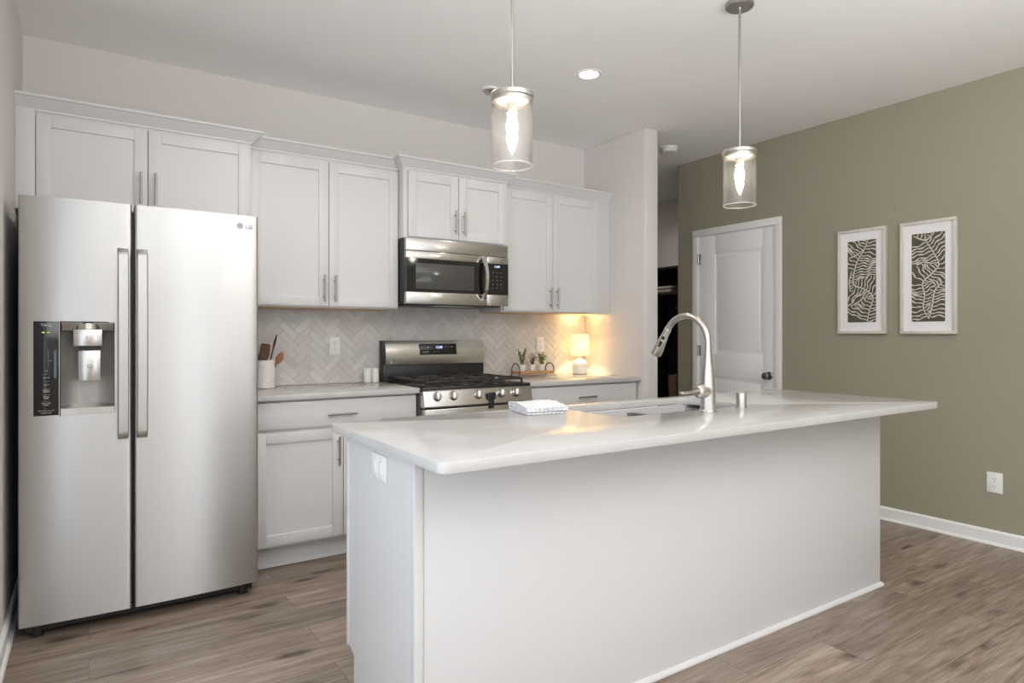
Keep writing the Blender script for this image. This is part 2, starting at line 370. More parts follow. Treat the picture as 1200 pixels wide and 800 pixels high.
g.box(WR, WR+0.12, -4.62, DY0, 0, CZ); g.box(WR, WR+0.12, DY1, 3.98, 0, CZ); g.box(WR, WR+0.12, DY0, DY1, DZ, CZ)
struct(g.build('wall_right', 'green', loc=(WR, 0, 0), smooth=0), 'olive green wall with the white door and framed prints', 'wall')
struct(MB().box(WR+0.12, 5.59, 3.86, 3.98, 0, CZ).build('wall_hall_near', 'wall', loc=(5, 3.9, 0), smooth=0), 'hall wall behind the olive wall corner', 'wall')
struct(MB().box(5.47, 5.59, 3.98, 5.82, 0, CZ).build('wall_hall_far', 'wall', loc=(5.5, 4.9, 0), smooth=0), 'pale hall wall above the dark hall lockers', 'wall')
struct(MB().box(3.535, 5.59, 5.82, 5.94, 0, CZ).build('wall_hall_end', 'wall', loc=(4.5, 5.9, 0), smooth=0), 'end wall of the hall', 'wall')
# wall behind the camera with three openings, the narrow one added for a reflected streak
OPEN = [(-0.12, 0.12, 0.85, 2.15), (1.39, 2.09, 0.0, 2.10), (2.95, 4.15, 0.85, 2.15)]
fw = MB(); x = WL
for a, b, z0, z1 in OPEN:
    fw.box(x, a, FRONT_Y-0.12, FRONT_Y, 0, CZ)
    if z0 > 0: fw.box(a, b, FRONT_Y-0.12, FRONT_Y, 0, z0)
    fw.box(a, b, FRONT_Y-0.12, FRONT_Y, z1, CZ); x = b
fw.box(x, WR, FRONT_Y-0.12, FRONT_Y, 0, CZ)
struct(fw.build('wall_front', 'wall', loc=(2, FRONT_Y, 0), smooth=0), 'greige wall with the windows, opposite the cabinets', 'wall')
for i, (a, b, z0, z1) in enumerate(OPEN):
    t = MB(); e = 0.07
    t.box(a-e, a, FRONT_Y, FRONT_Y+0.02, z0, z1+e, 0.003); t.box(b, b+e, FRONT_Y, FRONT_Y+0.02, z0, z1+e, 0.003)
    t.box(a, b, FRONT_Y, FRONT_Y+0.02, z1, z1+e, 0.003)
    if z0 > 0: t.box(a-e, b+e, FRONT_Y, FRONT_Y+0.03, z0-e, z0, 0.003)
    mx_ = (a+b)/2
    if b-a > 1: t.box(mx_-0.02, mx_+0.02, FRONT_Y-0.015, FRONT_Y+0.015, z0, z1, 0.003)
    wn = struct(t.build('window_%d' % (i+1), 'trim', loc=(mx_, FRONT_Y, z0)), ['narrow added window beside the left wall', 'tall glazed patio door frame', 'wide double window beside the olive wall'][i], 'window')
# baseboards
def baseboard(name, p0, p1, nrm, label, h=0.085, t=0.014):
    p0, p1, n = Vector((*p0, 0)), Vector((*p1, 0)), Vector((*nrm, 0))
    prof = [(0, 0), (t, 0), (t, h-0.012), (t*0.6, h-0.003), (t*0.3, h), (0, h)]
    r = [[p + n*a + Vector((0, 0, z)) for a, z in prof] for p in (p0, p1)]
    sh = [(t, 0), (t+0.012, 0), (t+0.011, 0.008), (t+0.006, 0.014), (t, 0.016)]
    r2 = [[p + n*a + Vector((0, 0, z)) for a, z in sh] for p in (p0, p1)]
    struct(MB().loft(r).loft(r2).build(name, 'trim', loc=(p0+p1)/2), label, 'baseboard')
baseboard('baseboard_right', (WR, -4.5), (WR, 2.945), (-1, 0), 'white baseboard along the olive wall')
baseboard('baseboard_right_corner', (WR, 3.805), (WR, 3.98), (-1, 0), 'short white baseboard between the white door and the hall')
baseboard('baseboard_left', (WL, -4.5), (WL, 4.07), (1, 0), 'white baseboard on the wall left of the refrigerator')
baseboard('baseboard_partition', (3.40, 3.38), (3.535, 3.38), (0, -1), 'white baseboard on the wall end right of the cabinets')

# herringbone backsplash, part of the back wall
def clip_poly(poly, x0, x1, z0, z1):
    def cl(P, f, inter):
        out = []
        for i in range(len(P)):
            a, b = P[i], P[(i+1) % len(P)]
            if f(a): out.append(a)
            if f(a) != f(b): out.append(inter(a, b))
        return out
    def ix(v): return lambda a, b: (v, a[1]+(b[1]-a[1])*(v-a[0])/(b[0]-a[0]))
    def iz(v): return lambda a, b: (a[0]+(b[0]-a[0])*(v-a[1])/(b[1]-a[1]), v)
    P = poly
    for f, i in ((lambda p: p[0] >= x0, ix(x0)), (lambda p: p[0] <= x1, ix(x1)), (lambda p: p[1] >= z0, iz(z0)), (lambda p: p[1] <= z1, iz(z1))):
        if P: P = cl(P, f, i)
    return P
BX0, BX1, BZ0, BZ1 = 0.66, 3.398, 0.915, 1.62
bsm = MB(); bsm.box(BX0, BX1, WB-0.006, WB, BZ0, BZ1, mi=1)
TW, TN, GAP = 0.043, 3, 0.0011
c45 = math.sqrt(0.5); tones = []
lay = bsm.bm.faces.layers.float.new('tone')
for k in range(-90, 110):
    for m_ in range(-40, 40):
        ox, oy = k+m_*TN, k-m_*TN
        for (a, b, wd, ht) in ((ox, oy, TN, 1), (ox, oy+1, 1, TN)):
            g_ = GAP/TW
            q = [(a+g_, b+g_), (a+wd-g_, b+g_), (a+wd-g_, b+ht-g_), (a+g_, b+ht-g_)]
            P = [((u-v)*c45*TW+2.0, (u+v)*c45*TW+1.1) for u, v in q]
            if max(p[0] for p in P) < BX0 or min(p[0] for p in P) > BX1 or max(p[1] for p in P) < BZ0 or min(p[1] for p in P) > BZ1: continue
            P = clip_poly(P, BX0, BX1, BZ0, BZ1)
            if len(P) < 3: continue
            cx = sum(p[0] for p in P)/len(P); cz = sum(p[1] for p in P)/len(P)
            tx, tz = random.uniform(-0.018, 0.018), random.uniform(-0.018, 0.018)
            f_ = [bsm.bm.verts.new((p[0], WB-0.0085+(p[0]-cx)*tx+(p[1]-cz)*tz, p[1])) for p in P]
            bk = [bsm.bm.verts.new((p[0], WB-0.004, p[1])) for p in P]
            tn = random.random(); n = len(P)
            fs = [bsm.bm.faces.new(f_)]+[bsm.bm.faces.new((f_[i], f_[(i+1) % n], bk[(i+1) % n], bk[i])) for i in range(n)]
            for ff in fs: ff[lay] = tn
bs = bsm.build('backsplash', ['tile', 'grout'], wb, smooth=0)

# white two-panel door in the olive wall
d1 = MB()
xs = WR+0.012
d1.box(xs, xs+0.03, DY0+0.004, DY1-0.004, 0.008, DZ-0.006)
def fr(y0, y1, z0, z1): d1.box(xs-0.008, xs+0.004, y0, y1, z0, z1, 0.004, 2)
y0, y1 = DY0+0.004, DY1-0.004
PY0, PY1 = 3.121, 3.578
fr(y0, PY0, 0.008, DZ-0.006); fr(PY1, y1, 0.008, DZ-0.006); fr(PY0-0.004, PY1+0.004, 1.91, DZ-0.006); fr(PY0-0.004, PY1+0.004, 0.86, 1.065); fr(PY0-0.004, PY1+0.004, 0.008, 0.23)
for z0, z1 in ((1.065, 1.91), (0.23, 0.86)): d1.box(xs-0.006, xs+0.004, PY0+0.028, PY1-0.028, z0+0.028, z1-0.028, 0.006, 2)
door = struct(d1.build('door_1', 'door', loc=(WR, (DY0+DY1)/2, 0)), 'closed white two panel door in the olive wall', 'door')
cs = MB()
for (ya, yb, za, zb) in ((DY0-0.060, DY0, 0, DZ), (DY1, DY1+0.058, 0, DZ), (DY0-0.060, DY1+0.058, DZ+0.0004, DZ+0.058)):
    cs.box(WR-0.016, WR+0.001, ya, yb, za, zb, 0.004, 2)
cs.box(WR, WR+0.045, DY0-0.001, DY0+0.004, 0, DZ); cs.box(WR, WR+0.045, DY1-0.004, DY1+0.001, 0, DZ); cs.box(WR, WR+0.045, DY0, DY1, DZ-0.005, DZ)
cs.build('door_casing', 'trim', door)
kn = MB().lathe([(0.032, 0), (0.032, 0.004), (0.026, 0.009), (0.012, 0.012), (0.011, 0.030), (0.020, 0.036), (0.028, 0.046), (0.0285, 0.056), (0.022, 0.066), (0.0, 0.069)], (xs-0.008, 3.062, 0.905), (-1, 0, 0))
kn.build('door_knob', 'knobm', door)
for z in (1.877, 1.09, 0.28):
    h = MB(); h.cyl((WR-0.012, DY1-0.006, z-0.045), (WR-0.012, DY1-0.006, z+0.045), 0.007, seg=12); h.box(WR-0.006, WR+0.004, DY1-0.022, DY1+0.006, z-0.045, z+0.045, 0.001)
    h.build('hinge', 'pull', door)

# ------------------------------------------------------------------ kitchen cabinets
def shaker(x0, x1, yf, z0, z1, face=-1, rail=0.057, th=0.020):
    """five-piece door, front face at yf looking towards -y (face=-1) or +y"""
    m = MB(); s = -face
    def bx(a, b, p, q, d0, d1, bv): m.box(a, b, min(yf+s*d0, yf+s*d1), max(yf+s*d0, yf+s*d1), p, q, bv, 2)
    bx(x0, x0+rail, z0, z1, 0, th, 0.0018); bx(x1-rail, x1, z0, z1, 0, th, 0.0018)
    bx(x0+rail, x1-rail, z1-rail, z1, 0, th, 0.0018); bx(x0+rail, x1-rail, z0, z0+rail, 0, th, 0.0018)
    bx(x0+rail-0.002, x1-rail+0.002, z0+rail-0.002, z1-rail+0.002, 0.009, th-0.003, 0)
    return m
def pull(c, length, axis, face=-1):
    """bar pull centred at c on a front face, bar stands 3 cm off it"""
    m = MB(); c = Vector(c); a = Vector(axis); n = Vector((0, face, 0)); b = c+n*0.030
    m.cyl(b-a*length/2, b+a*length/2, 0.006, seg=14)
    for s in (-1, 1):
        p = c+a*s*length*0.32; m.cyl(p, p+n*0.030, 0.0045, seg=10)
    return m
def crown(x0, x1, yf, yb, z0, L, R):
    prof = [(0, z0), (0.006, z0), (0.007, z0+0.008), (0.016, z0+0.018), (0.034, z0+0.036), (0.046, z0+0.050), (0.055, z0+0.053), (0.055, z0+0.064)]
    rings = [[(x0-o*L, yf-o, z), (x1+o*R, yf-o, z), (x1+o*R, yb, z), (x0-o*L, yb, z)] for o, z in prof]
    return MB().loft(rings)
UY = 3.765          # cabinet face plane, ordinary depth; doors stand 2 cm proud
def wall_cabinet(x0, x1, yf, z0, doors, label, L, R, hz, filler=None):
    r = root('wall_cabinet', ((x0+x1)/2, WB, z0), label, 'cabinet', 'white upper cabinets')
    b = MB(); b.box(x0, x1, yf, WB-0.001 if z0 > 1.62 else WB-0.0125, z0, 2.262, 0.0015)
    if filler: b.box(filler[0], filler[1], yf-0.016, yf+0.01, z0, 2.262, 0.0015)
    b.build('carcass', 'cab', r)
    MB().box(x0+0.012, x1-0.012, yf+0.012, WB-0.02, z0-0.003, z0+0.002).build('underside', 'ply', r)
    for i, (a, c) in enumerate(doors):
        d = shaker(a, c, yf-0.021, z0+0.008, 2.243).build('door', 'cab', r)
        hx = c-0.030 if i == 0 else a+0.030
        pull((hx, yf-0.021, hz), 0.155, (0, 0, 1)).build('handle', 'pull', d)
    crown(x0, x1, yf-0.001, WB-0.001, 2.258, L, R).build('crown_molding', 'cab', r, smooth=20)
    return r
wall_cabinet(-0.2795, 0.735, 3.682, 1.80, [(-0.203, 0.2435), (0.2475, 0.724)], 'white two door cabinet above the refrigerator', 0, 1, 1.949, (-0.2795, -0.206))
wall_cabinet(0.7365, 1.623, UY, 1.385, [(0.739, 1.178), (1.182, 1.616)], 'tall white upper cabinet left of the microwave', 0, 0, 1.497)
wall_cabinet(1.6245, 2.392, 3.682, 1.829, [(1.650, 2.002), (2.006, 2.367)], 'short white cabinet above the microwave', 1, 1, 1.944)
wall_cabinet(2.3935, 3.398, UY, 1.385, [(2.404, 2.830), (2.834, 3.275)], 'tall white upper cabinet above the lit lamp', 0, 0, 1.491)

BF = 3.465          # face plane of base cabinets
def base_cabinet(x0, x1, label, doors, drawers):
    r = root('base_cabinet', ((x0+x1)/2, WB, 0), label, 'cabinet', 'white base cabinets')
    b = MB(); b.box(x0, x1, BF, WB-0.001, 0.115, 0.8835, 0.0015); b.build('carcass', 'cab', r)
    MB().box(x0, x1, BF+0.065, BF+0.085, 0, 0.118).loft([[(x_, BF+0.065, 0), (x_, BF+0.052, 0), (x_, BF+0.053, 0.008), (x_, BF+0.058, 0.014), (x_, BF+0.065, 0.016)] for x_ in (x0, x1)]).build('toe_kick', 'cab', r)
    for a, c in drawers:
        d = MB().box(a, c, BF-0.021, BF-0.001, 0.732, 0.872, 0.0018).build('drawer_front', 'cab', r)
        pull(((a+c)/2, BF-0.021, 0.794), 0.160, (1, 0, 0)).build('handle', 'pull', d)
    for i, (a, c) in enumerate(doors):
        d = shaker(a, c, BF-0.021, 0.130, 0.716).build('door', 'cab', r)
        hx = c-0.028 if i == 0 else a+0.028
        pull((hx, BF-0.021, 0.594), 0.155, (0, 0, 1)).build('handle', 'pull', d)
    return r
base_cabinet(0.690, 1.608, 'white base cabinet between the refrigerator and the gas range', [(0.705, 1.163), (1.167, 1.600)], [(0.705, 1.600)])
base_cabinet(2.392, 3.385, 'white base cabinet under the lamp, right of the gas range', [(2.402, 2.835), (2.839, 3.372)], [(2.402, 3.372)])
tag(MB().slab(rrect(0.675, 1.612, 3.42, WB-0.0095, 0.002, 2), [], 0.884, 0.914).build('countertop', 'quartz', loc=(1.14, 3.75, 0.884)), 'white quartz countertop left of the gas range, under the utensil crock', 'countertop', 'quartz counters along the back wall')
tag(MB().slab(rrect(2.388, 3.3985, 3.42, WB-0.0095, 0.002, 2), [], 0.884, 0.914).build('countertop', 'quartz', loc=(2.9, 3.75, 0.884)), 'white quartz countertop right of the gas range, under the lit lamp', 'countertop', 'quartz counters along the back wall')

# ------------------------------------------------------------------ island
IX0, IX1, IY0, IY1 = 0.752, 3.235, 1.622, 2.175
isl = root('kitchen_island', ((IX0+IX1)/2, (IY0+IY1)/2, 0), 'white kitchen island cabinet with plain panels standing on the wood floor', 'kitchen island')
ib = MB(); ib.box(IX0+0.02, IX1-0.02, IY0+0.02, 1.66, 0.0, 0.8835); ib.box(IX0+0.02, IX0+0.04, 1.66, IY1, 0.115, 0.8835); ib.box(IX1-0.04, IX1-0.02, 1.66, IY1, 0.115, 0.8835)
ib.box(IX0+0.02, IX1-0.02, 1.66, IY1, 0.115, 0.135); ib.box(IX0+0.02, IX1-0.02, IY1-0.02, IY1, 0.115, 0.16); ib.box(IX0+0.02, IX1-0.02, IY1-0.02, IY1, 0.85, 0.8835)
ib.build('carcass', 'cab', isl)
ip = MB(); ip.box(IX0+0.026, IX1-0.003, IY0+0.003, IY0+0.022, 0, 0.8835, 0.001); ip.build('front_panel', 'cab', isl)
for a, b in ((IX0-0.003, IX0+0.024),):
    MB().box(a, b, IY0, IY0+0.024, 0, 0.8835, 0.0015).build('corner_post', 'cab', isl)
MB().prism([(IX0, IY0+0.024, 0), (IX0, IY1-0.06, 0), (IX0, IY1-0.06, 0.135), (IX0, IY1-0.008, 0.160), (IX0, IY1-0.008, 0.8835), (IX0, IY0+0.024, 0.8835)], (0.02, 0, 0)).build('end_panel', 'cab', isl)
MB().prism([(IX1, IY0+0.024, 0), (IX1, IY1-0.06, 0), (IX1, IY1-0.06, 0.135), (IX1, IY1-0.008, 0.160), (IX1, IY1-0.008, 0.8835), (IX1, IY0+0.024, 0.8835)], (-0.02, 0, 0)).build('end_panel', 'cab', isl)
MB().box(IX0-0.004, IX0+0.022, IY1-0.012, IY1+0.006, 0.150, 0.8835, 0.0015).build('edge_stile', 'cab', isl)
MB().box(IX0+0.002, IX1-0.002, IY1-0.075, IY1-0.058, 0, 0.118, 0.0015).build('toe_kick', 'cab', isl)
sh = MB(); prof = [(0, 0), (0.013, 0), (0.0125, 0.008), (0.007, 0.015), (0, 0.017)]
sh.loft([[(IX0-0.002, IY0+0.003-a, z) for a, z in prof], [(IX1+0.008, IY0+0.003-a, z) for a, z in prof]])
sh.loft([[(IX1-0.001+a, IY0-0.008, z) for a, z in prof], [(IX1-0.001+a, IY1-0.06, z) for a, z in prof]])
sh.build('shoe_molding', 'cab', isl)
xx = IX0+0.03; nd = 5; wd = (IX1-IX0-0.06)/nd
for i in range(nd):
    d = shaker(xx+0.002, xx+wd-0.002, IY1+0.021, 0.135, 0.870, face=1).build('door', 'cab', isl)
    pull((xx+(wd-0.035 if i % 2 == 0 else 0.035), IY1+0.021, 0.78), 0.155, (0, 0, 1), face=1).build('handle', 'pull', d); xx += wd
SX0, SX1, SY0, SY1 = 1.675, 2.455, 1.795, 2.185
hole = rrect(SX0, SX1, SY0, SY1, 0.085, 10)
tag(MB().slab(rrect(0.712, 3.300, 1.390, 2.250, 0.030, 6), [hole], 0.884, 0.914, 0.003).build('island_countertop', 'quartz', loc=(2.0, 1.82, 0.884)), 'large white quartz island worktop with sink cutout and rounded corners', 'countertop')

# undermount double sink
sk = root('kitchen_sink', ((SX0+SX1)/2, (SY0+SY1)/2, 0.70), 'undermount stainless double bowl sink set in the island worktop', 'sink')
def bowl(x0, x1, y0, y1, zt, dep, r):
    m = MB(); R = []
    for off, z, rr in ((0, zt, r), (0.004, zt-0.05, r), (0.010, zt-dep+0.05, r*0.95), (0.022, zt-dep+0.018, r*0.85), (0.05, zt-dep+0.002, r*0.7)):
        R.append([(x, y, z) for x, y in rrect(x0+off, x1-off, y0+off, y1-off, rr, 8)])
    m.loft(R, caps=False)
    t = m.bm; t.verts.ensure_lookup_table(); n = len(R[0]); t.faces.new([t.verts[len(R)*n-n+i] for i in range(n)])
    return m
xm = 2.085
for a, b, dp in ((SX0-0.004, xm-0.012, 0.20), (xm+0.012, SX1+0.004, 0.18)):
    bo = bowl(a, b, SY0-0.004, SY1+0.004, 0.868, dp, 0.088).build('bowl', 'sink', sk, recalc=False)
    cx = (a+b)/2; z = 0.868-dp+0.002
    MB().lathe([(0.0, 0.001), (0.030, 0.001), (0.036, 0.004), (0.043, 0.004), (0.045, 0.0)], (cx, 2.0, z), close=False).build('drain', 'chrome', bo)
rim = MB(); o1 = rrect(SX0-0.03, SX1+0.03, SY0-0.03, SY1+0.03, 0.1, 8)
rim.slab(o1, [rrect(SX0-0.004, xm-0.012, SY0-0.004, SY1+0.004, 0.088, 8), rrect(xm+0.012, SX1+0.004, SY0-0.004, SY1+0.004, 0.088, 8)], 0.866, 0.869, 0)
rim.build('rim', 'sink', sk)

# faucet
fx, fy = 2.10, 1.735
fa = root('kitchen_faucet', (fx, fy, 0.914), 'brushed nickel gooseneck faucet on the island beside the sink', 'faucet')
MB().lathe([(0.034, 0), (0.034, 0.004), (0.0315, 0.008), (0.030, 0.05), (0.0285, 0.11), (0.0245, 0.155), (0.0185, 0.20), (0.0150, 0.235), (0.0140, 0.25)], (fx, fy, 0.914)).build('body', 'nickel', fa)
pts = [(fx, fy, 1.15), (fx, fy, 1.19)]
cy_, cz_, R_ = fy+0.117, 1.187, 0.117
for k in range(0, 25):
    t = math.radians(180-147*k/24); pts.append((fx, cy_+R_*math.cos(t), cz_+R_*math.sin(t)))
MB().tube(pts, 0.0135, 16).build('spout', 'nickel', fa)
p = Vector(pts[-1]); dr = Vector((0, math.sin(math.radians(33)), -math.cos(math.radians(33))))
hd = MB().lathe([(0.0140, -0.002), (0.0155, 0.0), (0.0155, 0.030), (0.0185, 0.060), (0.0235, 0.105), (0.0245, 0.128), (0.022, 0.133), (0.0, 0.133)], p, dr).build('spray_head', 'nickel', fa)
sd = Vector((-0.75, -0.55, 0.0)); sd = (sd - dr*sd.dot(dr)).normalized()
bt = MB()
qm = Matrix((sd.cross(dr), dr, sd)).transposed()
for h_, l_ in ((0.042, 0.016), (0.078, 0.040)):
    c = p+dr*h_+sd*(0.0135+0.04*(h_-0.03)); bt.box(c.x-0.007, c.x+0.007, c.y-l_/2, c.y+l_/2, c.z-0.006, c.z+0.006, 0.005, 3, rot=qm)
bt.build('spray_button', 'black', hd)
bar = MB().lathe([(0.026, 0.0), (0.0275, 0.018), (0.0275, 0.048), (0.025, 0.058), (0.017, 0.064), (0, 0.066)], (fx, fy, 0.995), (-1, 0, 0.05)).build('valve_barrel', 'nickel', fa)
lv = MB(); R = []
for s, w_, h_ in ((0.056, 0.012, 0.010), (0.085, 0.010, 0.007), (0.12, 0.012, 0.006), (0.15, 0.015, 0.0065), (0.166, 0.012, 0.006), (0.172, 0.005, 0.003)):
    c = Vector((fx-s, fy-s*0.05, 0.993+s*0.05+0.004*math.sin(s*30))); R.append([c+Vector((0, w_*math.cos(2*PI*k/14), h_*math.sin(2*PI*k/14))) for k in range(14)])
lv.loft(R).build('lever', 'nickel', fa)
tag(MB().lathe([(0.0245, 0), (0.0245, 0.003), (0.022, 0.004), (0.022, 0.055), (0.0205, 0.060), (0.0, 0.061)], (2.345, 1.760, 0.914)).build('air_gap_cap', 'nickel', loc=(2.345, 1.760, 0.914)), 'short brushed nickel cylinder cap on the worktop right of the faucet', 'air gap cap')

# folded towel
def towel():
    path = []; zl = [0.004, 0.0125, 0.021, 0.0295]; d = 0.098
    for i, z in enumerate(zl):
        a, b = (-d, d) if i % 2 == 0 else (d, -d)
        if i: a *= 0.93
        if i < 3: b *= 0.93
        n = 14
        for k in range(n+1): path.append((a+(b-a)*k/n, z+0.0012*math.sin(k*1.3+i*2)))
        if i < 3:
            cz = z+0.00425; s = 1 if b > 0 else -1
            for k in (1, 2, 3): t = PI*k/4; path.append((b+s*0.0075*math.sin(t), cz-0.00425*math.cos(t)))
    m = MB(); TH = 0.0036; cols = []
    for j in range(19):
        x = -0.088+0.176*j/18; up, dn = [], []
        for i, (u, z) in enumerate(path):
            p0, p1 = path[max(i-1, 0)], path[min(i+1, len(path)-1)]
            t = Vector((p1[0]-p0[0], p1[1]-p0[1])).normalized(); nx, nz = -t.y*TH, t.x*TH
            wv = 1+0.18*math.sin(u*22+1)+0.06*math.sin(x*35)
            uu = u+0.004*math.sin(x*30+z*120)
            up.append((x, uu+nx, max(0.0005, (z+nz)*wv))); dn.append((x, uu-nx, max(0.0005, (z-nz)*wv)))
        cols.append(up+dn[::-1])
    m.loft(cols)
    rot = Matrix.Rotation(math.radians(-10), 3, 'Z')
    return m
tw = towel(); ob = tw.build('folded_towel', 'towel', loc=(0, 0, 0), smooth=60)
ob.location = (1.520, 2.115, 0.9142); ob.rotation_euler = (0, 0, math.radians(-12))
tag(ob, 'white ribbed kitchen towel folded on the island worktop near the sink', 'towel')

# ------------------------------------------------------------------ outlets
def outlet(c, nrm, label, w_=0.072, h_=0.116, style='duplex'):
    r = root('wall_outlet', c, label, 'outlet', 'white electrical outlets')
    c = Vector(c); n = Vector(nrm); s = Vector((0, 0, 1)).cross(n)
    def bx(m, u0, u1, v0, v1, d0, d1, b=0.0):
        p = c+s*u0+Vector((0, 0, v0))+n*d0; q = c+s*u1+Vector((0, 0, v1))+n*d1
        m.box(min(p.x, q.x), max(p.x, q.x), min(p.y, q.y), max(p.y, q.y), min(p.z, q.z), max(p.z, q.z), b); return m
    bx(MB(), -w_/2, w_/2, -h_/2, h_/2, 0, 0.006, 0.003).build('cover_plate', 'plate', r)
    if style == 'rocker':
        for k in (-1, 1):
            bx(MB(), -0.0165+k*0.023, 0.0165+k*0.023, -0.033, 0.033, 0.005, 0.0075, 0.001).build('insert', 'plate', r)
            rk = bx(MB(), -0.009+k*0.023, 0.009+k*0.023, -0.019, 0.019, 0.006, 0.012, 0.003).build('rocker', 'plate', r)
        return r
    for v in (-0.021, 0.021):
        f = MB(); a = []
        for k in range(24):
            t = 2*PI*k/24; a.append(c+s*0.0165*max(-0.93, min(0.93, 1.1*math.cos(t)))+Vector((0, 0, v+0.0142*math.sin(t)))+n*0.005)
        f.prism(a, n*0.003); ro = f.build('receptacle', 'plate', r)
        sl = MB(); bx(sl, -0.0075, -0.0055, v-0.001, v+0.007, 0.0075, 0.0085); bx(sl, 0.0055, 0.0075, v-0.001, v+0.007, 0.0075, 0.0085)
        q = c+Vector((0, 0, v-0.007)); sl.cyl(q+n*0.0075, q+n*0.0085, 0.0024, seg=10); sl.build('slots', 'slot', ro)
    MB().cyl(c+n*0.005, c+n*0.0068, 0.003, seg=10).build('screw', 'pull', r)
    return r
outlet((1.315, WB-0.010, 1.152), (0, -1, 0), 'white outlet on the tile between the utensil crock and the range')
outlet((2.944, WB-0.010, 1.150), (0, -1, 0), 'white outlet on the tile behind the small plants')
outlet((WR, 1.570, 0.362), (-1, 0, 0), 'white outlet low on the olive wall above the baseboard', 0.080, 0.120)
outlet((IX0, 1.880, 0.817), (-1, 0, 0), 'white two gang outlet plate on the left end panel of the island', 0.118, 0.080, 'rocker')

# ------------------------------------------------------------------ refrigerator
FX0, FX1, FYF, FZ0, FZ1 = -0.234, 0.668, 3.170, 0.062, 1.780
FM = (FX0+FX1)/2
rf = root('refrigerator', (FM, 3.6, 0), 'stainless side by side refrigerator with water dispenser in the left door', 'refrigerator')
MB().box(FX0+0.004, FX1-0.004, 3.262, 3.99, 0.035, 1.765, 0.004).build('body', 'fside', rf)
MB().box(FX0+0.02, FX1-0.02, 3.235, 3.262, 0.022, 0.058).build('base_grille', 'black', rf)
for a in (FX0+0.06, FX1-0.06):
    for yy in (3.25, 3.9): MB().cyl((a, yy, 0), (a, yy, 0.04), 0.022, seg=16).build('foot', 'black', rf)
for a, b in ((FX0+0.02, FX0+0.14), (FX1-0.14, FX1-0.02)): MB().box(a, b, 3.22, 3.36, 1.7655, 1.782, 0.004).build('hinge_cover', 'fside', rf)
def fy_at(x, x0, x1):
    y = FYF + 0.016*((x-FM)/0.45)**2
    e = min(x-x0, x1-x); r = 0.010
    if e < r: y += r - math.sqrt(max(0, r*r-(r-e)**2))
    return y
def fridge_door(x0, x1, hole=None):
    xs = [x0+0.010*(1-math.cos(PI/2*k/5)) for k in range(6)]; xs += [x1-0.010*(1-math.cos(PI/2*k/5)) for k in range(6)]
    n = 14
    xs += [x0+0.010+(x1-x0-0.02)*k/n for k in range(1, n)]; zs = [FZ0, FZ1]
    if hole: xs += [hole[0], hole[1]]; zs += [hole[2], hole[3]]
    xs = sorted(xs); xs = [x for i, x in enumerate(xs) if i == 0 or x-xs[i-1] > 2e-4]; zs = sorted(zs)
    m = MB(); b = m.bm; yb = 3.256
    V = {(i, j): b.verts.new((x, fy_at(x, x0, x1), z)) for i, x in enumerate(xs) for j, z in enumerate(zs)}
    inh = lambda i, j: hole and xs[i] >= hole[0]-2e-4 and xs[i+1] <= hole[1]+2e-4 and zs[j] >= hole[2]-1e-6 and zs[j+1] <= hole[3]+1e-6
    for i in range(len(xs)-1):
        for j in range(len(zs)-1):
            if not inh(i, j): b.faces.new((V[i, j], V[i+1, j], V[i+1, j+1], V[i, j+1]))
    top = [V[i, len(zs)-1] for i in range(len(xs))]; bot = [V[i, 0] for i in range(len(xs))]
    bb = [b.verts.new((x, yb, z)) for x in (x0, x1) for z in zs]; nz = len(zs)
    L_, R2 = bb[:nz], bb[nz:]
    b.faces.new(top+[R2[-1], L_[-1]]); b.faces.new(bot[::-1]+[L_[0], R2[0]])
    b.faces.new([V[0, j] for j in range(nz)]+L_[::-1]); b.faces.new([V[len(xs)-1, j] for j in range(nz-1, -1, -1)]+R2)
    b.faces.new(L_+R2[::-1])
    return m
HX0, HX1, HZ0, HZ1 = -0.0965, 0.0905, 0.897, 1.277
dl = fridge_door(FX0, 0.1525, (HX0, HX1, HZ0, HZ1)).build('door', 'steel', rf)
drr = fridge_door(0.1625, FX1).build('door', 'steel', rf)
MB().box(0.150, 0.165, 3.225, 3.262, FZ0+0.01, FZ1-0.03).build('door_gasket', 'black', rf)
def fridge_handle(x0, x1, parent, rise):
    m = MB(); R = []; zt, zb_ = 1.592, 0.785
    for s in [0, .001, .004, .009, .016, .025, .035, .045]+[.045+.91*q/20 for q in range(1, 20)]+[.955, .965, .975, .984, .991, .996, .999, 1]:
        z = zb_+(zt-zb_)*s; e = min(s, 1-s)
        lift = 0.040*math.sqrt(max(0, 1-(1-min(1, e/0.045))**2))
        lift += 0.014*math.sin(PI*s)
        yo = FYF-lift+0.004; w0, w1 = x0, x1
        th = 0.016
        R.append([(w0+0.004, yo, z), (w1-0.004, yo, z), (w1, yo+0.004, z), (w1, yo+th, z), (w0, yo+th, z), (w0, yo+0.004, z)])
    m.loft(R); 
    return m.build('handle', 'steel', parent)
fridge_handle(0.100, 0.140, dl, 0); fridge_handle(0.170, 0.210, drr, 0)
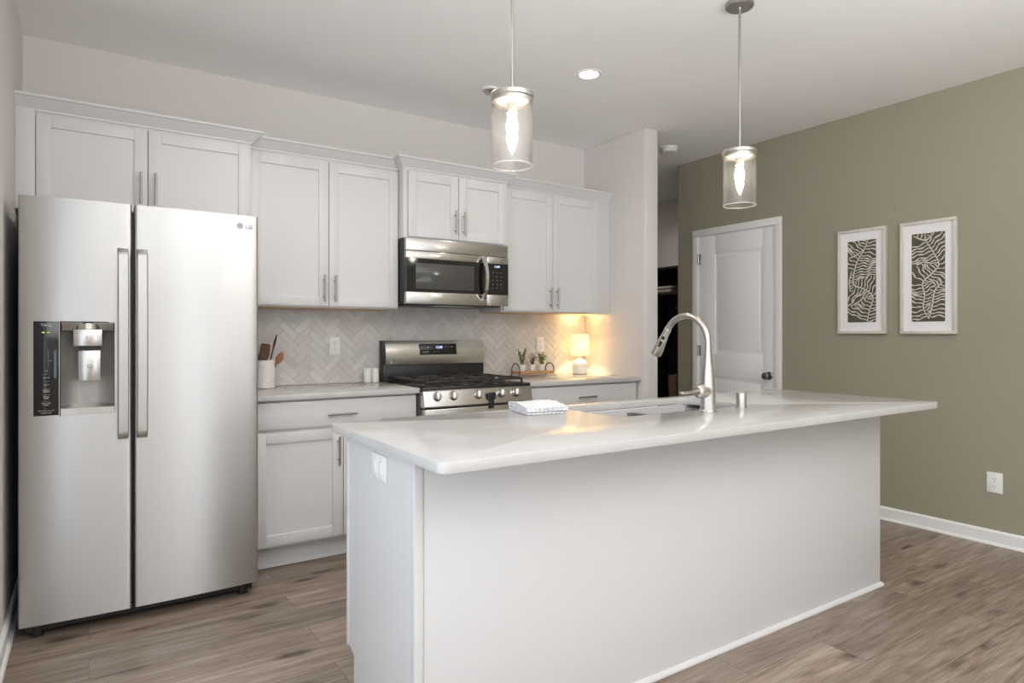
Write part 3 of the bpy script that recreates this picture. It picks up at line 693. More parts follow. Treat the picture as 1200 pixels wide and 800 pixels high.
# dispenser
fy_h = fy_at(0, FX0, 0.1525)
cv = MB(); yb = 3.246; n = 10; prof = []
for k in range(n+1):
    t = -1+2*k/n; prof.append((HX0+(HX1-HX0)*(k/n), yb-0.03*abs(t)**3))
ring = [(HX0, fy_h+0.001, None)]+[(a, b, None) for a, b in prof]+[(HX1, fy_h+0.001, None)]
cv.loft([[(a, b, HZ0) for a, b, _ in ring], [(a, b, HZ1) for a, b, _ in ring]], caps=False, closed=False)
cv.box(HX0, HX1, fy_h+0.002, yb, HZ1-0.004, HZ1); cv.box(HX0, HX1, fy_h+0.002, yb, HZ0, HZ0+0.004)
cv.build('dispenser_recess', 'grip', dl, recalc=False)
fr_ = MB()
for a, b, c, d_ in ((HX0-0.003, HX0+0.001, HZ0-0.002, HZ1+0.003), (HX1-0.001, HX1+0.003, HZ0-0.002, HZ1+0.003), (HX0, HX1, HZ1-0.001, HZ1+0.003)):
    fr_.box(a, b, fy_h-0.002, fy_h+0.012, c, d_, 0.0008)
fr_.build('dispenser_frame', 'black', dl)
hood = MB(); hood.loft([[(HX0+0.002, fy_h+0.004, HZ1-0.004), (HX1-0.002, fy_h+0.004, HZ1-0.004), (HX1-0.002, yb-0.004, HZ1-0.004), (HX0+0.002, yb-0.004, HZ1-0.004)],
                        [(HX0+0.006, fy_h+0.022, HZ1-0.034), (HX1-0.006, fy_h+0.022, HZ1-0.034), (HX1-0.006, yb-0.004, HZ1-0.034), (HX0+0.006, yb-0.004, HZ1-0.034)]])
hood.build('dispenser_hood', 'grip', dl)
MB().lathe([(0.055, 0), (0.055, 0.024), (0.052, 0.028)], (-0.003, fy_h+0.052, 1.248)).build('ice_chute', 'steel2', dl)
MB().box(-0.054, 0.047, fy_h-0.004, fy_h+0.05, 1.178, 1.248, 0.004).build('nozzle_housing', 'steel2', dl)
MB().box(-0.036, 0.041, fy_h+0.016, fy_h+0.05, 1.160, 1.178).build('nozzle', 'black', dl)
MB().box(-0.037, 0.041, fy_h+0.010, fy_h+0.022, 1.034, 1.160, 0.003).build('dispenser_lever', 'steel2', dl)
dt = MB(); dt.cyl((0.002, fy_h+0.009, 1.094), (0.002, fy_h+0.0105, 1.094), 0.0075, seg=16); dt.cyl((0.002, fy_h+0.008, 1.094), (0.002, fy_h+0.0095, 1.094), 0.0055, seg=16, mi=1);  MB().box(-0.008, -0.006, fy_h-0.0045, fy_h-0.003, 1.207, 1.219).build('nozzle_mark', 'slot', dl)
dt.build('lever_icon', ['slot', 'steel2'], dl)
MB().loft([[(HX0, fy_h-0.001, HZ0), (HX1, fy_h-0.001, HZ0), (HX1, yb, HZ0), (HX0, yb, HZ0)], [(HX0, fy_h-0.001, HZ0+0.028), (HX1, fy_h-0.001, HZ0+0.028), (HX1, yb, HZ0+0.040), (HX0, yb, HZ0+0.040)]]).build('drip_tray', 'steel2', dl)
cx_ = -0.143; yp = fy_at(cx_, FX0, 0.1525)
MB().box(-0.185, -0.1015, yp-0.003, yp+0.006, 0.900, 1.279, 0.0015).build('control_panel', 'gloss', dl)
text('lettering', 'ThinQ', 0.014, (cx_, yp-0.0034, 1.264), 'legend', dl)
ic = MB(); ic.box(-0.154, -0.149, yp-0.004, yp-0.003, 1.232, 1.237); ic.box(-0.160, -0.155, yp-0.004, yp-0.003, 1.234, 1.2355); ic.box(-0.141, -0.129, yp-0.004, yp-0.003, 1.234, 1.2355); ic.build('lit_icon', 'lime', dl)
for z, s in ((1.119, 'km'), ):
    text('lettering', '°F', 0.009, (-0.130, yp-0.0034, 1.119), 'legend', dl)
rows = [(1.080, 'ICE'), (1.052, 'WATER'), (1.024, 'LIGHT'), (0.999, 'EXPRESS\nFREEZE'), (0.972, 'REFRIG\nTEMP'), (0.946, 'AIR FILTER\nRESET')]
for z, s in rows:
    text('lettering', s, 0.0066, (cx_, yp-0.0034, z), 'legend', dl)
for z in (1.066, 1.038, 1.010, 0.984, 0.957): MB().box(cx_-0.013, cx_+0.013, yp-0.0036, yp-0.003, z-0.0004, z+0.0004).build('divider_line', 'logo', dl)
text('lettering', 'PRESS AND HOLD 3 SEC.', 0.0050, (cx_, yp-0.0034, 0.920), 'legend', dl)
text('lettering', 'WATER FILTER', 0.0055, (cx_, yp-0.0034, 0.911), 'legend', dl)
lx, lz = 0.585, 1.731; ly = fy_at(lx, 0.1625, FX1)
lg = MB(); lg.cyl((lx, ly+0.002, lz), (lx, ly-0.0015, lz), 0.0145, seg=28); lgo = lg.build('logo', 'logo', drr)
text('logo_lettering', 'LG', 0.027, (0.626, fy_at(0.612, 0.1625, FX1)-0.0010, 1.7285), 'logo', drr, off=0.0009)

# ------------------------------------------------------------------ microwave
MX0, MX1, MZ0, MZ1, MY = 1.624, 2.376, 1.418, 1.8255, 3.645
mw = root('microwave', ((MX0+MX1)/2, 3.85, MZ0), 'stainless over the range microwave under the short cabinet', 'microwave')
MB().box(MX0, MX1, MY+0.045, WB-0.013, MZ0+0.004, MZ1, 0.003).build('body', 'black', mw)
MB().box(MX0+0.005, MX1, MY+0.004, MY+0.046, 1.748, MZ1, 0.004).build('vent_strip', 'steel2', mw)
dx1 = 2.205
dm = MB(); dm.box(MX0+0.005, dx1, MY, MY+0.044, 1.700, 1.746, 0.003); dm.box(MX0+0.006, dx1-0.001, MY+0.03, MY+0.043, 1.48, 1.71); dm.box(MX0+0.005, dx1, MY, MY+0.044, MZ0, 1.492, 0.003); mdoor = dm.build('door', 'steel2', mw)
MB().box(MX0+0.005, dx1, MY+0.001, MY+0.044, 1.490, 1.702).build('door_glass', 'gloss', mdoor)
MB().box(1.692, 2.108, MY-0.0005, MY+0.004, 1.512, 1.672, 0.0008).build('window_screen', 'mesh', mdoor)
hm = MB(); R = []
for k in range(25):
    s = k/24; z = 1.452+(1.742-1.452)*s; yo = MY-0.012-0.040*math.sin(PI*s)**0.7; xo = 2.178+0.004*math.sin(PI*s)
    R.append([(xo-0.014, yo+0.010, z), (xo-0.010, yo, z), (xo+0.010, yo, z), (xo+0.014, yo+0.010, z)])
hm.loft(R)
for z in (1.458, 1.736): hm.box(2.167, 2.189, MY-0.012, MY+0.002, z-0.01, z+0.01, 0.002)
hm.build('handle', 'chrome', mdoor)
cpn = MB().box(2.207, MX1, MY, MY+0.044, 1.700, 1.746, 0.003).build('control_top_trim', 'steel2', mw); MB().box(2.207, MX1, MY, MY+0.044, MZ0, 1.492, 0.003).build('control_bottom_trim', 'steel2', mw)
cg = MB().box(2.207, MX1, MY+0.001, MY+0.044, 1.490, 1.702).build('control_panel', 'gloss', mw)
text('display', '12:08', 0.020, (2.285, MY+0.0006, 1.680), 'led', cg)
for r_ in range(5):
    for c_ in range(3):
        text('keypad_lettering', '123456789C0S'[r_*3+c_] if r_*3+c_ < 12 else '+', 0.010, (2.255+c_*0.032, MY+0.0006, 1.640-r_*0.026), 'legend', cg)
text('logo_lettering', 'LG', 0.020, (2.300, MY-0.0004, 1.722), 'logo', cpn)
un = MB(); un.box(MX0+0.03, MX1-0.03, MY+0.05, WB-0.03, MZ0-0.006, MZ0+0.005, 0.002); un.build('underside', 'black', mw)
MB().box(1.86, 2.14, MY+0.07, MY+0.16, MZ0-0.009, MZ0-0.005, 0.001).build('lamp_lens', 'chrome', mw)

# ------------------------------------------------------------------ gas range
GX0, GX1, GY = 1.616, 2.384, 3.385
gr = root('gas_range', ((GX0+GX1)/2, 3.7, 0), 'stainless gas range with black cooktop between the base cabinets', 'gas range')
gb = MB(); gb.box(GX0+0.004, GX1-0.004, GY+0.045, WB-0.013, 0.05, 0.885, 0.002); gb.build('body', 'fside', gr)
for a in (GX0+0.05, GX1-0.05):
    for yy in (GY+0.1, WB-0.1): MB().cyl((a, yy, 0), (a, yy, 0.055), 0.018, seg=12).build('foot', 'black', gr)
ct = MB(); ct.box(GX0, GX1, GY+0.006, WB-0.075, 0.884, 0.916, 0.006); ct.box(GX0+0.03, GX1-0.03, GY+0.04, WB-0.10, 0.914, 0.919, 0.002); ct.build('cooktop', 'enamel', gr)
bg = MB(); bg.box(GX0, GX1, WB-0.085, WB-0.013, 0.884, 1.024, 0.003); bg.box(GX0, GX1, WB-0.070, WB-0.013, 1.02, 1.186, 0.003); bgo = bg.build('backguard', 'black', gr)
bp_ = MB(); R = []
for k in range(9):
    s = k/8; z = 1.026+(1.186-1.026)*s; yo = WB-0.100+0.022*s-0.012*math.sin(PI*s)
    R.append([(GX0+0.012, yo, z), (GX1-0.008, yo, z), (GX1-0.002, yo+0.008, z), (GX1-0.002, WB-0.068, z), (GX0+0.012, WB-0.068, z)])
bp_.loft(R); bpo = bp_.build('backguard_panel', 'steel2', gr, smooth=50)
MB().box(1.872, 2.152, WB-0.105, WB-0.09, 1.088, 1.163, 0.002, rot=Matrix.Rotation(math.radians(-8), 3, 'X')).build('display', 'gloss', bgo)
yd = WB-0.1066
text('display_digits', '12:08', 0.024, (2.015, yd+0.0025, 1.1385), 'led', bgo)
for a in (1.935, 1.955, 2.065, 2.088, 2.112): text('display_lettering', 'oo' if a > 2 else '--', 0.012, (a, yd+0.003, 1.142), 'legend', bgo)
for a in (1.93, 1.955, 1.98, 2.01): text('display_lettering', 'ooo', 0.007, (a, yd-0.0008, 1.109), 'logo', bgo)
MB().cyl((1.665, WB-0.108, 1.043), (1.665, WB-0.094, 1.043), 0.009, seg=16).build('logo', 'logo', bgo)
text('logo_lettering', 'LG', 0.018, (1.694, WB-0.1065, 1.043), 'logo', bgo)
# control panel with rounded right and left ends
cpm = MB(); R = []
for z, yo in ((0.800, GY-0.018), (0.806, GY-0.021), (0.850, GY-0.012), (0.892, GY-0.002), (0.898, GY+0.006)):
    r_ = []
    for x_, dy in ((GX0, 0.045), (GX0, 0.010), (GX0+0.003, 0.003), (GX0+0.010, 0), (GX1-0.010, 0), (GX1-0.003, 0.003), (GX1, 0.010), (GX1, 0.045)):
        r_.append((x_, GY+0.045 if dy == 0.045 else yo+dy, z))
    R.append(r_)
cpm.loft(R); cpo = cpm.build('control_panel', 'steel2', gr)
kax = Vector((0, -1, 0.20)).normalized()
for x_ in (1.703, 1.811, 1.981, 2.149, 2.258):
    c = Vector((x_, GY-0.008, 0.862))
    kb = MB().lathe([(0.0265, -0.002), (0.0265, 0.004), (0.0245, 0.005), (0.0225, 0.020), (0.021, 0.023), (0.0, 0.0235)], c, kax, mi=0).build('knob', 'chrome', gr)
    gm = MB(); up = Vector((0, 0.20, 1)).normalized(); rt = Vector((1, 0, 0)); Mx = Matrix((rt, -kax, up)).transposed()
    q = c+kax*0.026; gm.box(q.x-0.0045, q.x+0.0045, q.y-0.007, q.y+0.007, q.z-0.021, q.z+0.021, 0.003, 2, rot=Mx); gm.build('knob_grip', 'chrome', kb)
    MB().lathe([(0.029, -0.003), (0.029, 0.0025), (0.0255, 0.003)], c, kax).build('knob_ring', 'black', kb)  # black ring around the knob base
od = MB().box(GX0+0.004, GX1-0.004, GY-0.018, GY+0.042, 0.225, 0.790, 0.006).build('oven_door', 'steel2', gr)
MB().box(GX0+0.11, GX1-0.11, GY-0.020, GY-0.015, 0.33, 0.64, 0.002).build('oven_window', 'gloss', od)
oh = MB(); oh.tube([(GX0+0.05, GY-0.062, 0.725), (GX1-0.05, GY-0.062, 0.725)], 0.012, 16)
for a in (GX0+0.08, GX1-0.08): oh.cyl((a, GY-0.062, 0.725), (a, GY-0.016, 0.725), 0.009, seg=12)
oh.build('handle', 'steel2', od)
MB().box(GX0+0.004, GX1-0.004, GY-0.010, GY+0.042, 0.06, 0.218, 0.006).build('drawer', 'steel2', gr)
MB().box(GX0+0.003, GX1-0.003, GY+0.0, GY+0.046, 0.788, 0.802).build('vent_gap', 'black', gr)
# burners and grates
for bx_, by_, br_ in ((1.775, 3.55, 0.045), (1.775, 3.82, 0.036), (2.000, 3.69, 0.050), (2.225, 3.55, 0.045), (2.225, 3.82, 0.036)):
    MB().lathe([(br_+0.012, 0), (br_+0.010, 0.008), (br_, 0.010), (br_, 0.016), (br_*0.93, 0.019), (0, 0.0195)], (bx_, by_, 0.918)).build('burner', 'iron', gr)
def grate(x0, x1, y0, y1):
    m = MB(); z0, z1, t = 0.938, 0.951, 0.011
    for a in (x0, x1-t): m.box(a, a+t, y0, y1, z0, z1, 0.002)
    for a in (y0, y1-t, (y0+y1)/2-t/2): m.box(x0, x1, a, a+t, z0, z1, 0.002)
    cx = (x0+x1)/2
    for (ya, yb_) in ((y0, (y0+y1)/2), ((y0+y1)/2, y1)):
        cy = (ya+yb_)/2
        m.box(cx-t/2, cx+t/2, ya, cy-0.028, z0, z1+0.003, 0.002); m.box(cx-t/2, cx+t/2, cy+0.028, yb_, z0, z1+0.003, 0.002)
        m.box(x0, cx-0.028, cy-t/2, cy+t/2, z0, z1+0.003, 0.002); m.box(cx+0.028, x1, cy-t/2, cy+t/2, z0, z1+0.003, 0.002)
    for a in (x0, x1-t):
        for b in (y0, y1-t, (y0+y1)/2-t/2): m.box(a, a+t, b, b+t, 0.917, z0+0.002)
    return m
gw = (GX1-GX0-0.07)/3
for k in range(3): grate(GX0+0.035+gw*k+0.002, GX0+0.035+gw*(k+1)-0.002, GY+0.045, WB-0.105).build('grate', 'iron', gr)
# black lock hooked over the oven door
lk = MB(); lk.box(2.045, 2.092, GY-0.040, GY-0.0215, 0.828, 0.872, 0.006, 3); lk.box(2.058, 2.082, GY-0.036, GY-0.0215, 0.775, 0.832, 0.004, 2)
for k in range(3): lk.box(2.053, 2.084, GY-0.042, GY-0.039, 0.838+k*0.011, 0.842+k*0.011, 0.001)
tag(lk.build('oven_lock', 'black', loc=(2.068, GY-0.03, 0.775)), 'small black plastic lock on the oven front between the knobs', 'oven lock')

# ------------------------------------------------------------------ pendants and ceiling fixtures
def pendant(x, y, label):
    r = root('pendant_light', (x, y, CZ), label, 'pendant light', 'glass pendants over the island')
    zt, zb = 2.066, 1.815
    MB().lathe([(0.062, 0), (0.062, -0.020), (0.058, -0.024), (0.010, -0.025), (0.008, -0.032)], (x, y, CZ-0.0005)).build('canopy', 'pull', r)
    rod = MB(); rod.cyl((x, y, zt-0.005), (x, y, CZ-0.02), 0.0055, seg=14); rod.cyl((x, y, 2.40), (x, y, 2.412), 0.0065, seg=14); rod.lathe([(0.010, 0), (0.010, 0.01), (0.0055, 0.018)], (x, y, zt)); rod.build('rod', 'pull', r)
    MB().lathe([(0.0, 0.0), (0.075, 0.0), (0.0765, -0.003), (0.0765, -0.016), (0.073, -0.020), (0.073, -0.030), (0.070, -0.030), (0.070, -0.018), (0.0, -0.018)], (x, y, zt), seg=48, close=False).build('cap', 'nickel', r)
    sc = MB(); sc.lathe([(0.062, -0.0185), (0.055, -0.026), (0.030, -0.034), (0.0185, -0.036), (0.0185, -0.066), (0.0, -0.066)], (x, y, zt), close=False); sc.build('socket', 'socket', r)
    gl = MB(); gl.lathe([(0.0725, zt-0.030-zb), (0.0725, 0.002), (0.0715, 0.0), (0.0690, 0.0), (0.068, 0.002), (0.068, zt-0.030-zb), (0.0725, zt-0.030-zb)], (x, y, zb), seg=64, close=False); go = gl.build('glass_shade', 'glass', r)
    MB().lathe([(0.0727, 0.004), (0.0727, 0.0), (0.0715, -0.0015), (0.0690, -0.0015), (0.0678, 0.0), (0.0678, 0.004)], (x, y, zb), seg=64, close=False).build('glow_edge', 'rim', go)  # added ring, its whiteness stands for bulb light in the glass rim
    bu = MB(); bu.lathe([(0.012, -0.066), (0.013, -0.074), (0.017, -0.090), (0.021, -0.108), (0.020, -0.122), (0.014, -0.142), (0.008, -0.158), (0.004, -0.168), (0.0, -0.170)], (x, y, zt), seg=20, close=False); bu.build('bulb', 'bulb', r)
    return r
pendant(1.236, 1.872, 'left clear glass cylinder pendant, hanging in front of the upper cabinets')
pendant(2.483, 1.872, 'right clear glass cylinder pendant, hanging in front of the olive wall')
def downlight(x, y, label, lit=True, rr=0.054, energy=8):
    r = root('recessed_light', (x, y, CZ), label, 'ceiling light', 'ceiling downlights')
    MB().lathe([(rr+0.022, 0), (rr+0.020, -0.004), (rr+0.004, -0.005), (rr, -0.001)], (x, y, CZ-0.0003), seg=40, close=False).build('trim_ring', 'trim', r)
    MB().lathe([(rr+0.001, -0.0015), (0.0, -0.0025)], (x, y, CZ), seg=40, close=False).build('diffuser', 'led_disc' if lit else 'plate', r)
    if lit:
        l = bpy.data.lights.new('downlight_beam', 'SPOT'); l.energy = energy; l.color = (1, 0.95, 0.89); l.spot_size = math.radians(150); l.spot_blend = 0.9; l.shadow_soft_size = 0.05
        o = bpy.data.objects.new('downlight_beam', l); COL.objects.link(o); o.parent = r; o.location = (0, 0, -0.012)
    return r
downlight(2.432, 2.871, 'lit round recessed light in the ceiling between the pendants')
downlight(0.93, 2.66, 'lit round recessed light in the ceiling in front of the refrigerator', energy=22)
for x_, y_ in ((1.0, -0.6), (3.2, -0.6), (1.0, -2.8), (3.2, -2.8)): downlight(x_, y_, 'lit round recessed light over the living side of the room', energy=4)
downlight(4.75, 4.85, 'unseen round recessed light added in the ceiling of the hall', energy=9)  # out-of-view lamp added to brighten the hall wall
r = root('ceiling_fitting', (2.075, 3.385, CZ), 'small round ceiling fitting half hidden behind the left pendant cap', 'ceiling fixture')  # plain unlit ceiling fitting, its kind not known
MB().lathe([(0.062, 0), (0.060, -0.008), (0.050, -0.012)], (2.075, 3.385, CZ-0.0003), seg=32, close=False).build('ring', 'trim', r)
MB().lathe([(0.051, -0.010), (0.030, -0.028), (0.012, -0.034), (0.0, -0.034)], (2.075, 3.385, CZ), seg=32, close=False).build('core', 'nickel', r)
r = root('smoke_detector', (3.93, 3.635, CZ), 'round white smoke detector on the ceiling at the hall entrance', 'smoke detector')
MB().lathe([(0.068, 0), (0.068, -0.012), (0.062, -0.014)], (3.93, 3.635, CZ-0.0003), seg=32).build('base', 'plate', r)
MB().lathe([(0.060, -0.013), (0.060, -0.030), (0.050, -0.040), (0.0, -0.042)], (3.93, 3.635, CZ), seg=32, close=False).build('cover', 'plate', r)

# ------------------------------------------------------------------ framed prints on the olive wall
def art(yc, z0, z1, wd, stem, seed, label):
    """stem: list of (t across 0..1 seen from the room left to right, s down 0..1)"""
    r = root('framed_print', (WR, yc, z0), label, 'framed print', 'framed leaf prints on the olive wall')
    ya, yb = yc-wd/2, yc+wd/2; d = 0.030; fwid = 0.019
    f = MB()
    for a, b, p, q in ((ya, yb, z1-fwid, z1), (ya, yb, z0, z0+fwid), (ya, ya+fwid, z0+fwid, z1-fwid), (yb-fwid, yb, z0+fwid, z1-fwid)):
        f.box(WR-d, WR-0.001, a, b, p, q, 0.0015)
    f.build('frame', 'frame', r)
    MB().box(WR-0.014, WR-0.002, ya+0.012, yb-0.012, z0+0.012, z1-0.012).build('mat_board', 'mat', r)
    mx, mt = 0.066, 0.078
    p0, p1, q0, q1 = ya+mx, yb-mx, z0+mt, z1-mt
    W, H = p1-p0, q1-q0
    Y = lambda t: p1-t*W
    Z = lambda s: q1-s*H
    pr = MB(); pr.prism([(WR-0.0145, y, z) for y, z in rrect(p0, p1, q0, q1, 0.008, 4)], (-0.0007, 0, 0), mi=0)
    rnd = random.Random(seed); used = []
    def strip(pts, ws):
        n = len(pts); L_, R2 = [], []
        for i, (t, s) in enumerate(pts):
            a, b = pts[max(i-1, 0)], pts[min(i+1, n-1)]
            dy, dz = (b[0]-a[0])*W, (b[1]-a[1])*H; l = math.hypot(dy, dz) or 1
            ny, nz = -dz/l*ws[i]/W, dy/l*ws[i]/H
            cl = lambda v: max(0.0, min(1.0, v))
            L_.append((WR-0.0158, Y(cl(t+ny)), Z(cl(s+nz)))); R2.append((WR-0.0158, Y(cl(t-ny)), Z(cl(s-nz))))
        b_ = pr.bm
        vl = [b_.verts.new(p) for p in L_]; vr = [b_.verts.new(p) for p in R2]
        for i in range(n-1):
            try: ff = b_.faces.new((vl[i], vl[i+1], vr[i+1], vr[i])); ff.material_index = 1
            except ValueError: pass
    def smooth_path(P, n):
        out = []
        for i in range(len(P)-1):
            a, b, c, d_ = P[max(i-1, 0)], P[i], P[i+1], P[min(i+2, len(P)-1)]
            for k in range(n):
                u = k/n
                out.append(tuple(0.5*(2*b[j]+(c[j]-a[j])*u+(2*a[j]-5*b[j]+4*c[j]-d_[j])*u*u+(3*b[j]-a[j]-3*c[j]+d_[j])*u**3) for j in (0, 1)))
        return out+[P[-1]]
    for path, sides in stem: used += [(t*W, q*H, -1) for t, q in smooth_path(path, 16)]
    lid = 0
    for path, sides in stem:
        sp = smooth_path(path, 12); strip(sp, [0.0022+0.0016*math.sin(PI*i/(len(sp)-1)) for i in range(len(sp))])
        acc = 0.0
        for i in range(1, len(sp)-1):
            acc += math.hypot((sp[i][0]-sp[i-1][0])*W, (sp[i][1]-sp[i-1][1])*H)
            if acc < 0.0180: continue
            acc = 0
            dx, dz = (sp[i+1][0]-sp[i-1][0])*W, (sp[i+1][1]-sp[i-1][1])*H; l = math.hypot(dx, dz); dx /= l; dz /= l
            for sgn in sides:
                bx, bz = dz*sgn, -dx*sgn          # normal to the stem
                bx, bz = bx*0.94-dx*0.25, bz*0.94-dz*0.25
                if abs(bx) < 0.25: bx = 0.35*sgn
                t0, s0 = sp[i]; ph = rnd.uniform(-0.4, 0.4); amp = rnd.uniform(0.0035, 0.0065); pts = []; ws = []
                for k in range(26):
                    dist = 0.0062*k; px = t0*W+bx*dist+(-bz)*amp*math.sin(dist*85+ph+0.4); pz = s0*H+bz*dist+bx*amp*math.sin(dist*85+ph+0.4)
                    if not (0 <= px <= W and 0 <= pz <= H): 
                        pts.append((max(0, min(1, px/W)), max(0, min(1, pz/H)))); ws.append(0.0030); break
                    if k > 2 and any((px-a)**2+(pz-b)**2 < 0.0054**2 for a, b, c in used if c != lid):
                        ws[-1] = 0.0010; break
                    pts.append((px/W, pz/H)); ws.append(0.0013+0.0022*min(1, k/5)+0.0010*math.sin(k*0.8+ph*4))
                if len(pts) > 2:
                    strip(pts, ws); used += [(a*W, b*H, lid) for a, b in pts[1:]]
                lid += 1
    pr.build('print', ['ink', 'paper'], r, smooth=0, recalc=False)
    return r
art(2.335, 1.232, 1.946, 0.324, [([(0.72, 0.0), (0.62, 0.10), (0.34, 0.26), (0.22, 0.42), (0.24, 0.54), (0.62, 0.60), (0.90, 0.70), (0.78, 0.85), (0.70, 1.0)], (1, -1)), ([(0.05, 0.20), (0.30, 0.18), (0.62, 0.10)], (1,)), ([(0.62, 0.60), (0.50, 0.72), (0.10, 0.80)], (1,)), ([(0.15, 0.36), (0.06, 0.5), (0.10, 0.62)], (1,))], 3,
    'left framed print of olive and cream leaf pattern, nearer the white door')
art(1.920, 1.230, 1.944, 0.324, [([(0.42, 0.08), (0.62, 0.20), (0.82, 0.36), (0.62, 0.46), (0.34, 0.56), (0.40, 0.70), (0.36, 0.84), (0.52, 0.97)], (1, -1)), ([(0.95, 0.56), (0.70, 0.66), (0.62, 0.84), (0.52, 0.97)], (1, -1)), ([(0.05, 0.02), (0.42, 0.08), (0.7, 0.0)], (1,))], 8,
    'right framed print of olive and cream leaf pattern, farther from the white door')
tag(MB().lathe([(0.0035, 0), (0.0045, 0.006), (0.002, 0.007), (0, 0.007)], (WR, 2.128, 2.061), (-1, 0, 0), seg=12).build('wall_nail', 'knobm', loc=(WR, 2.128, 2.061)), 'tiny nail in the olive wall above and between the two prints', 'nail')

# ------------------------------------------------------------------ things on the back counter
CT = 0.9143
# crock with utensils
ccx, ccy = 0.858, 3.925
cr = MB(); prof = [(0.0, 0.0), (0.052, 0.0), (0.056, 0.004)]
z = 0.010
while z < 0.150: prof += [(0.0565, z), (0.0550, z+0.006)]; z += 0.013
prof += [(0.0565, 0.156), (0.0565, 0.163), (0.0520, 0.163), (0.0515, 0.012), (0, 0.012)]
cr.lathe(prof, (ccx, ccy, CT), seg=40, close=False)
tag(cr.build('utensil_crock', 'ceram', loc=(ccx, ccy, CT), recalc=True), 'white ribbed ceramic crock on the counter beside the refrigerator', 'crock')
def paddle(base, tip, w_, l_, th, sr, m, name, label, round_=True, bowl_=0.0):
    base, tip = Vector(base), Vector(tip); d = (tip-base).normalized(); s = d.cross(Vector((0.25, -1, 0))).normalized(); n = s.cross(d)
    L0 = (tip-base).length; o = MB(); hR = []
    for k in range(7):
        a = k/6*(L0-l_+0.01); hR.append([base+d*a+(s*math.cos(2*PI*j/10)+n*math.sin(2*PI*j/10))*sr for j in range(10)])
    o.loft(hR); hh = []
    for k in range(13):
        u = k/12
        wv = w_*((math.sin(PI*(0.12+0.80*u))) if round_ else min(1, 0.35+1.6*u)*(1 if u < 0.93 else 0.86))/2
        off = bowl_*math.sin(PI*u); c = base+d*(L0-l_+l_*u)+n*off
        hh.append([c-s*wv-n*th*0.3, c-s*wv*0.6-n*th*0.5, c+s*wv*0.6-n*th*0.5, c+s*wv-n*th*0.3, c+s*wv*0.9+n*th*0.5, c-s*wv*0.9+n*th*0.5])
    o.loft(hh)
    return tag(o.build(name, m, loc=base), label, 'utensil', 'utensils in the crock')
zb = CT+0.016
paddle((0.842, 3.930, zb), (0.868, 3.940, 1.172), 0.060, 0.115, 0.007, 0.006, 'wood1', 'wooden_spatula', 'dark wooden spatula with a broad head standing in the crock', False)
paddle((0.850, 3.905, zb), (0.955, 3.905, 1.122), 0.042, 0.075, 0.009, 0.0055, 'wood2', 'wooden_spoon', 'reddish wooden spoon leaning right over the crock rim', True, 0.004)
paddle((0.862, 3.955, zb), (0.940, 3.985, 1.226), 0.015, 0.10, 0.006, 0.0045, 'wood1', 'wooden_fork', 'slim dark utensil leaning right, tallest in the crock', True)
paddle((0.848, 3.950, zb), (0.818, 3.960, 1.125), 0.032, 0.070, 0.007, 0.005, 'wood1', 'wooden_paddle', 'dark utensil leaning left in the crock, mostly behind the refrigerator', True)
# shakers
for x_, lab, nh in ((1.512, 'left white ceramic shaker on the counter by the range', 3), (1.566, 'right white ceramic shaker on the counter, touching the range side', 2)):
    r = root('shaker', (x_, 4.000, CT), lab, 'shaker', 'salt and pepper shakers')
    MB().lathe([(0.022, 0), (0.0245, 0.002), (0.0245, 0.086), (0.022, 0.092), (0.0, 0.0935)], (x_, 4.0, CT), seg=28).build('body', 'ceram', r)
    hs = MB()
    for k in range(nh): hs.cyl((x_-0.006+0.006*k, 4.0, CT+0.0925), (x_-0.006+0.006*k, 4.0, CT+0.0942), 0.0012, seg=8)
    hs.build('holes', 'slot', r)
# tray with plants
tx0, tx1, ty0, ty1 = 2.605, 2.905, 3.825, 3.955
tr = root('serving_tray', ((tx0+tx1)/2, (ty0+ty1)/2, CT), 'narrow wooden tray with black iron handles on the right counter', 'tray')
MB().box(tx0, tx1, ty0, ty1, 0.938, 0.958, 0.004).build('board', 'tray', tr)
for x_, sx in ((tx0-0.004, -1), (tx1+0.004, 1)):
    h = MB(); p = []
    ya, yb = ty0+0.012, ty1-0.012
    p.append((x_+sx*0.010, ya-0.004, CT+0.003)); p.append((x_, ya, 0.936))
    for k in range(13):
        t = PI*k/12; p.append((x_, (ya+yb)/2-(yb-ya)/2*math.cos(t), 0.962+0.052*math.sin(t)))
    p.append((x_, yb, 0.936)); p.append((x_+sx*0.010, yb+0.004, CT+0.003))
    h.tube(p, 0.0034, 8); 
    for yy in (ya, yb): h.cyl((x_, yy, 0.947), (x_-sx*0.010, yy, 0.947), 0.004, seg=8)
    h.build('handle', 'black', tr)
PT = 0.9585
def leaf(m, p, d, l, w_, curl=0.25):
    p, d = Vector(p), Vector(d).normalized(); s = d.cross(Vector((0, 0, 1))); s = s.normalized() if s.length > 1e-3 else Vector((1, 0, 0)); n = s.cross(d)
    b = m.bm; V = []
    for u, ww in ((0, 0.12), (0.3, 0.85), (0.6, 1.0), (0.85, 0.55), (1.0, 0.05)):
        c = p+d*l*u+n*(-curl*l*u*u)
        V.append([b.verts.new(c-s*w_*ww/2+n*w_*0.12*ww), b.verts.new(c), b.verts.new(c+s*w_*ww/2+n*w_*0.12*ww)])
    for a, c in zip(V, V[1:]):
        for k in (0, 1): b.faces.new((a[k], a[k+1], c[k+1], c[k]))
